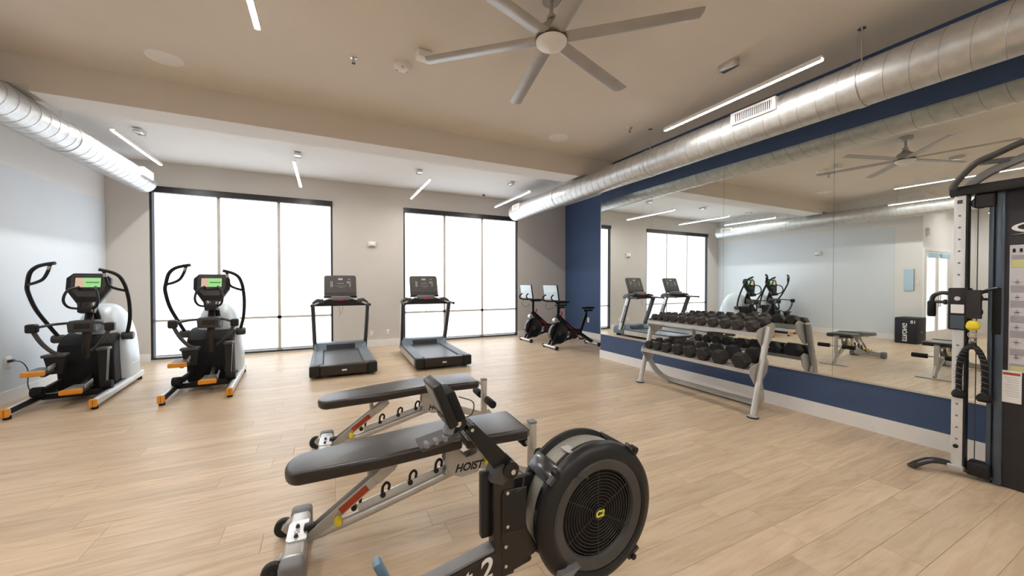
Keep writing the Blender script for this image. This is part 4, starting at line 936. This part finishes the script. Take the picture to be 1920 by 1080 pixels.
MB().cyl((-0.005,0.07,0.10),(-0.005,0.07,2.03),0.0028,n=8).build('steel_cable', 'dark_grey', cm)
# carriage
ca = MB().rbox(-0.085, 0.025, 0.095, 0.195, 1.10, 1.415, 0.010, 2).build('carriage', 'black_plastic', cm)
MB().rbox(-0.088,-0.083,0.11,0.18,1.11,1.21,0.002,1).build('carriage_panel', 'post_blue', ca)
MB().rbox(-0.088,-0.083,0.112,0.178,1.225,1.29,0.002,1).build('carriage_sticker', 'white_print', ca)
MB().cyl((-0.085,0.145,1.335),(-0.09,0.145,1.335),0.016,n=14).build('carriage_pin', 'steel', ca)
MB().tube(smoothpath([(-0.04,0.19,1.37),(-0.04,0.24,1.375),(-0.04,0.28,1.35),(-0.04,0.29,1.31),(-0.04,0.29,1.28)],5), 0.015, 12).build('carriage_handle', 'black_gloss', cm)
MB().lathe([(0,0),(0.02,0),(0.024,0.01),(0.024,0.11),(0.02,0.12),(0,0.12)], (-0.04,0.29,1.19), (0,0,1), 18).build('handle_grip', 'black_matte', cm)
MB().cyl((-0.04,0.19,1.305),(-0.04,0.27,1.305),0.012,n=12).lathe([(0.012,0),(0.02,0),(0.02,0.015),(0.012,0.015)], (-0.04,0.21,1.305), (0,1,0), 14).build('release_lever', 'black_gloss', cm)
pu = MB().rbox(-0.085,-0.078,0.035,0.105,1.19,1.40,0.004,1).rbox(-0.050,-0.043,0.035,0.105,1.19,1.40,0.004,1).rbox(-0.08,-0.045,0.08,0.10,1.33,1.37,0.004,1).build('swivel_bracket', 'black_gloss', cm)
for z in (1.34, 1.24): MB().lathe([(0,-0.012),(0.042,-0.012),(0.036,0),(0.042,0.012),(0,0.012)], (-0.064,0.07,z), (1,0,0), 24).build('swivel_pulley', 'black_plastic', pu)
MB().tube(smoothpath([(-0.02,0.06,1.37),(-0.02,0.02,1.40),(-0.02,-0.03,1.415)],4), 0.009, 10).build('swivel_handle', 'black_gloss', cm)
MB().lathe([(0,-0.038),(0.022,-0.034),(0.035,-0.018),(0.036,0.0),(0.030,0.022),(0.02,0.034),(0,0.036)], (-0.064,0.075,1.14), (0,0,1), 24).build('cable_stop', 'yellow', cm)
# cabinet graphics
lg = MB()
o_ = [(-0.078-0.20*t, 1.835+0.05*math.sin(PI*t)**0.7) for t in [i/14 for i in range(15)]]
outer = [(-0.24+0.16*math.cos(a), 1.835+0.045*math.sin(a)) for a in [math.radians(d) for d in range(-60, 150, 10)]]
inner = [(-0.25+0.145*math.cos(a), 1.838+0.032*math.sin(a)) for a in [math.radians(d) for d in range(-60, 150, 10)]]
lg.prism(outer+list(reversed(inner)), 'yz', -0.0035, 0.001)
lg.prism([(-0.07,1.785),(-0.25,1.815),(-0.25,1.808)], 'yz', -0.0035, 0.001)
lg.build('cabinet_logo', 'white_print', cm, smooth=False)
pcd = MB().rbox(-0.006, 0.001, -0.42, -0.075, 0.83, 1.715, 0.002, 1).build('exercise_placard', 'placard', cm)
rows = [(1.655,1.70,'placard'),(1.615,1.645,'placard_grey'),(1.56,1.61,'placard_green')]
for z0, z1, m in rows[1:]: MB().box(-0.0075,-0.0055,-0.42,-0.085,z0,z1).build('placard_band', m, pcd, smooth=False)
for k in range(6):
    z = 1.385-0.105*k-0.02*(k>3)
    MB().box(-0.0075,-0.0055,-0.42,-0.082,z,z+0.048).build('placard_band', 'placard_grey', pcd, smooth=False)
pic = MB()
for k in range(6):
    z = 1.44-0.105*k
    for j in range(3):
        y0 = -0.11-0.085*j
        pic.cyl((-0.0075,y0,z+0.03),(-0.0055,y0,z+0.03),0.006,n=8).box(-0.0075,-0.0055,y0-0.008,y0+0.008,z+0.0,z+0.024).box(-0.0075,-0.0055,y0-0.022,y0+0.022,z+0.014,z+0.019)
tag(pic.build('placard_figures', 'grey_print', pcd, smooth=False), kind='stuff')
MB().box(-0.0078,-0.0055,-0.42,-0.085,0.838,0.872).build('placard_footer', 'placard_green', pcd, smooth=False)
hd = MB()
for k in range(8): hd.box(-0.0078,-0.0055,-0.10-0.03*k,-0.088-0.03*k,1.665,1.69)
hd.build('placard_heading', 'black_matte', pcd, smooth=False)
cdn = MB().rbox(-0.008, 0.001, -0.135, -0.05, 0.61, 0.835, 0.002, 1).build('notice_card', 'white_print', cm)
MB().box(-0.0095,-0.0075,-0.13,-0.055,0.805,0.822).build('notice_heading', 'red_label', cdn, smooth=False)
ln = MB()
for k in range(9): ln.box(-0.009,-0.0075,-0.125,-0.062-0.006*(k%3),0.785-0.016*k,0.788-0.016*k)
ln.build('notice_lines', 'grey_print', cdn, smooth=False)
# rope attachment hanging from the carriage
rp = thing('triceps_rope', 'twisted black rope handle hanging from the cable machine', 'rope', (CX-0.065, CY+0.075, 0.60))
MB().torus((0,0,0.47), (1,0,0), 0.022, 0.004, 24, 6).xf(Matrix.Scale(1,4)).build('snap_ring', 'steel', rp)
MB().torus((0,0,0.425), (0.4,1,0), 0.024, 0.004, 24, 6).build('snap_link', 'steel', rp)
for s in (-1, 1):
    path = smoothpath([(0,0,0.395),(0,s*0.03,0.36),(0.0,s*0.055,0.28),(0,s*0.062,0.15),(0,s*0.06,0.03)], 8)
    MB().tube(path, 0.017, 12).build('rope_strand', 'black_matte', rp)
    hel = []
    n = 140
    for i in range(n):
        t = i/(n-1)*(len(path)-1); j = min(int(t), len(path)-2); c = path[j].lerp(path[j+1], t-j)
        a = i*0.55; hel.append(c + V(math.cos(a)*0.0165, math.sin(a)*0.0165, 0))
    MB().tube(hel, 0.0042, 5).build('rope_twist', 'dark_grey', rp)
    MB().lathe([(0,-0.03),(0.032,-0.026),(0.04,-0.01),(0.036,0.012),(0.022,0.03),(0,0.032)], (0,s*0.06,0.022), (0,0,1), 20).build('rope_end', 'black_matte', rp)
MB().rbox(-0.018,0.018,-0.02,0.02,0.365,0.415,0.008,2).build('rope_clamp', 'black_plastic', rp)

# ------------------------------------------------------------------ exercise bikes in the niche
def make_bike(loc, label):
    t = thing('exercise_bike', label, 'exercise bike', loc, 0, 'exercise bikes in the niche')
    for x, L, nm in ((0.0, 0.29, 'front_stabilizer'), (1.16, 0.27, 'rear_stabilizer')):
        st_ = MB().rbox(x-0.035, x+0.035, -L, L, 0.03, 0.075, 0.016, 3).build(nm, 'silver_light', t)
        for s in (-1, 1):
            MB().cyl((x,s*(L-0.03),0.0),(x,s*(L-0.03),0.035),0.028,n=16).build('leveler', 'black_matte', st_)
            MB().rbox(x-0.038,x+0.038,min(s*(L-0.06),s*(L+0.01)),max(s*(L-0.06),s*(L+0.01)),0.025,0.08,0.016,2).build('stabilizer_cap', 'black_plastic', st_)
    MB().lathe([(0,-0.03),(0.20,-0.03),(0.225,-0.045),(0.24,-0.04),(0.24,0.04),(0.225,0.045),(0.20,0.03),(0,0.03)], (0.21,0,0.33), (0,1,0), 48).build('flywheel', 'black_gloss', t)
    MB().lathe([(0,-0.05),(0.05,-0.05),(0.05,0.05),(0,0.05)], (0.21,0,0.33), (0,1,0), 20).build('flywheel_hub', 'dark_grey', t)
    for s in (-1, 1):
        MB().bar((0.0,s*0.06,0.06),(0.27,s*0.06,0.68),0.02,0.05,(1,0,0),0.006).build('fork_blade', 'black_plastic', t)
    MB().bar((0.16,0,0.74),(0.72,0,0.28),0.06,0.10,(0,0,1),0.02).build('main_tube', 'black_plastic', t)
    MB().bar((0.42,-0.032,0.525),(0.60,-0.032,0.378),0.004,0.022,(0,0,1)).build('tube_decal', 'red', t, smooth=False)
    MB().bar((0.34,0,0.40),(0.80,0,0.36),0.05,0.07,(0,0,1),0.015).build('cross_tube', 'black_plastic', t)
    MB().bar((0.03,0,0.08),(0.62,0,0.22),0.04,0.05,(0,0,1),0.01).build('lower_tube', 'black_plastic', t)
    MB().bar((0.72,0,0.34),(1.16,0,0.07),0.05,0.08,(0,0,1),0.015).build('rear_tube', 'black_plastic', t)
    MB().bar((0.78,0,0.25),(0.98,0,0.74),0.05,0.075,(1,0,0),0.012).build('seat_tube', 'black_plastic', t)
    MB().bar((0.95,0,0.68),(1.0,0,0.82),0.03,0.05,(1,0,0),0.008).build('seat_post', 'black_plastic', t)
    MB().rbox(0.90,1.16,-0.025,0.025,0.79,0.835,0.01,2).build('seat_slider', 'black_gloss', t)
    sd = MB().rprism([(0.86,-0.02),(0.86,0.02),(0.98,0.03),(1.10,0.085),(1.16,0.085),(1.18,0.0),(1.16,-0.085),(1.10,-0.085),(0.98,-0.03)], 'xy', 0.85, 0.895, 0.016, 3).build('saddle', 'black_matte', t)
    for s in (-1, 1): MB().tube([(0.92,s*0.02,0.86),(0.96,s*0.02,0.838),(1.08,s*0.02,0.838),(1.12,s*0.03,0.86)],0.005,8).build('saddle_rail', 'steel', sd)
    MB().bar((0.20,0,0.62),(0.20,0,1.0),0.045,0.06,(1,0,0),0.01).build('handlebar_post', 'black_plastic', t)
    MB().lathe([(0,-0.05),(0.05,-0.05),(0.06,0),(0.05,0.05),(0,0.05)], (0.13,0,0.62), (0,1,0), 20).build('brake_housing', 'silver', t)
    MB().cyl((0.28,0,0.70),(0.30,0,0.80),0.02,0.024,14).build('resistance_knob', 'red', t)
    MB().rbox(0.14,0.42,-0.025,0.025,0.985,1.025,0.01,2).build('handlebar_slider', 'black_gloss', t)
    for s in (-1, 1):
        MB().tube(smoothpath([(0.44,s*0.02,1.03),(0.40,s*0.16,1.03),(0.24,s*0.22,1.03),(0.05,s*0.22,1.04),(-0.06,s*0.20,1.07),(-0.08,s*0.17,1.14),(-0.02,s*0.15,1.19)],5), 0.016, 10).build('handlebar', 'black_matte', t)
        MB().rbox(0.30,0.40,s*0.05-0.03,s*0.05+0.03,1.02,1.05,0.01,2).build('elbow_pad', 'black_matte', t)
    MB().bar((0.16,0,1.0),(0.03,0,1.20),0.04,0.03,(1,0,0),0.006).build('screen_arm', 'black_plastic', t)
    tilt = Matrix.Translation((0.02,0,1.24)) @ Matrix.Rotation(math.radians(-9), 4, 'Y')
    sc_ = MB().rbox(-0.012,0.018,-0.285,0.285,-0.17,0.17,0.008,2).xf(tilt).build('screen_body', 'black_gloss', t)
    MB().rbox(-0.018,-0.010,-0.275,0.275,-0.162,0.162,0.004,1).xf(tilt).build('screen_back', 'screen_back', sc_)
    MB().rbox(-0.021,-0.017,-0.18,0.18,0.02,0.035,0.001,1).xf(tilt).build('screen_vent', 'silver', sc_)
    MB().tube(smoothpath([(0.05,0.05,1.10),(-0.02,0.12,1.0),(-0.02,0.14,0.9),(0.05,0.10,0.86),(0.14,0.03,0.92)],6), 0.005, 6).build('screen_cable', 'cord', t)
    MB().lathe([(0,-0.06),(0.11,-0.055),(0.12,-0.045),(0.12,0.03),(0,0.03)], (0.62,0,0.30), (0,1,0), 28).build('crank_cover', 'black_plastic', t)
    MB().torus((0.62,-0.058,0.30), (0,1,0), 0.06, 0.0035, 28, 6).build('crank_ring', 'red', t)
    for s, dx, dz in ((-1, 0.12, -0.11), (1, -0.12, 0.11)):
        c_ = MB().bar((0.62,s*0.085,0.30),(0.62+dx,s*0.095,0.30+dz),0.015,0.028,(0,1,0),0.004).build('crank_arm', 'mid_grey', t)
        MB().rbox(0.62+dx-0.05,0.62+dx+0.05,min(s*0.105,s*0.19),max(s*0.105,s*0.19),0.30+dz-0.014,0.30+dz+0.014,0.008,2).build('pedal', 'black_matte', c_)
    return t
bk = make_bike((4.43, 7.05, 0), 'black exercise bike in the niche, nearer to the mirror wall')
dup(bk, (4.44, 8.20, 0), 0, 'black exercise bike in the niche, nearer to the window')

# ------------------------------------------------------------------ plyometric box (seen in the mirror)
pb = thing('plyo_box', 'dark navy cube plyo box by the corridor corner, seen in the mirror', 'box', (-3.16, 3.86, 0), 0)
MB().rbox(-0.26, 0.26, -0.20, 0.20, 0.0, 0.62, 0.02, 2).build('box_body', 'box_navy', pb)
text('box_lettering', 'STRONG', 0.11, 'white_print', pb, frame_m((0.2605, 0.02, 0.27), (0,0,1), (0,-1,0)), 0.0004, bold=0.003)
text('box_number', '18', 0.10, 'white_print', pb, frame_m((0.2605, -0.13, 0.52), (0,1,0), (0,0,1)), 0.0004, bold=0.002)
text('box_mark', '24', 0.07, 'grey_print', pb, frame_m((0.0, -0.2005, 0.28), (1,0,0), (0,0,1)), 0.0004)
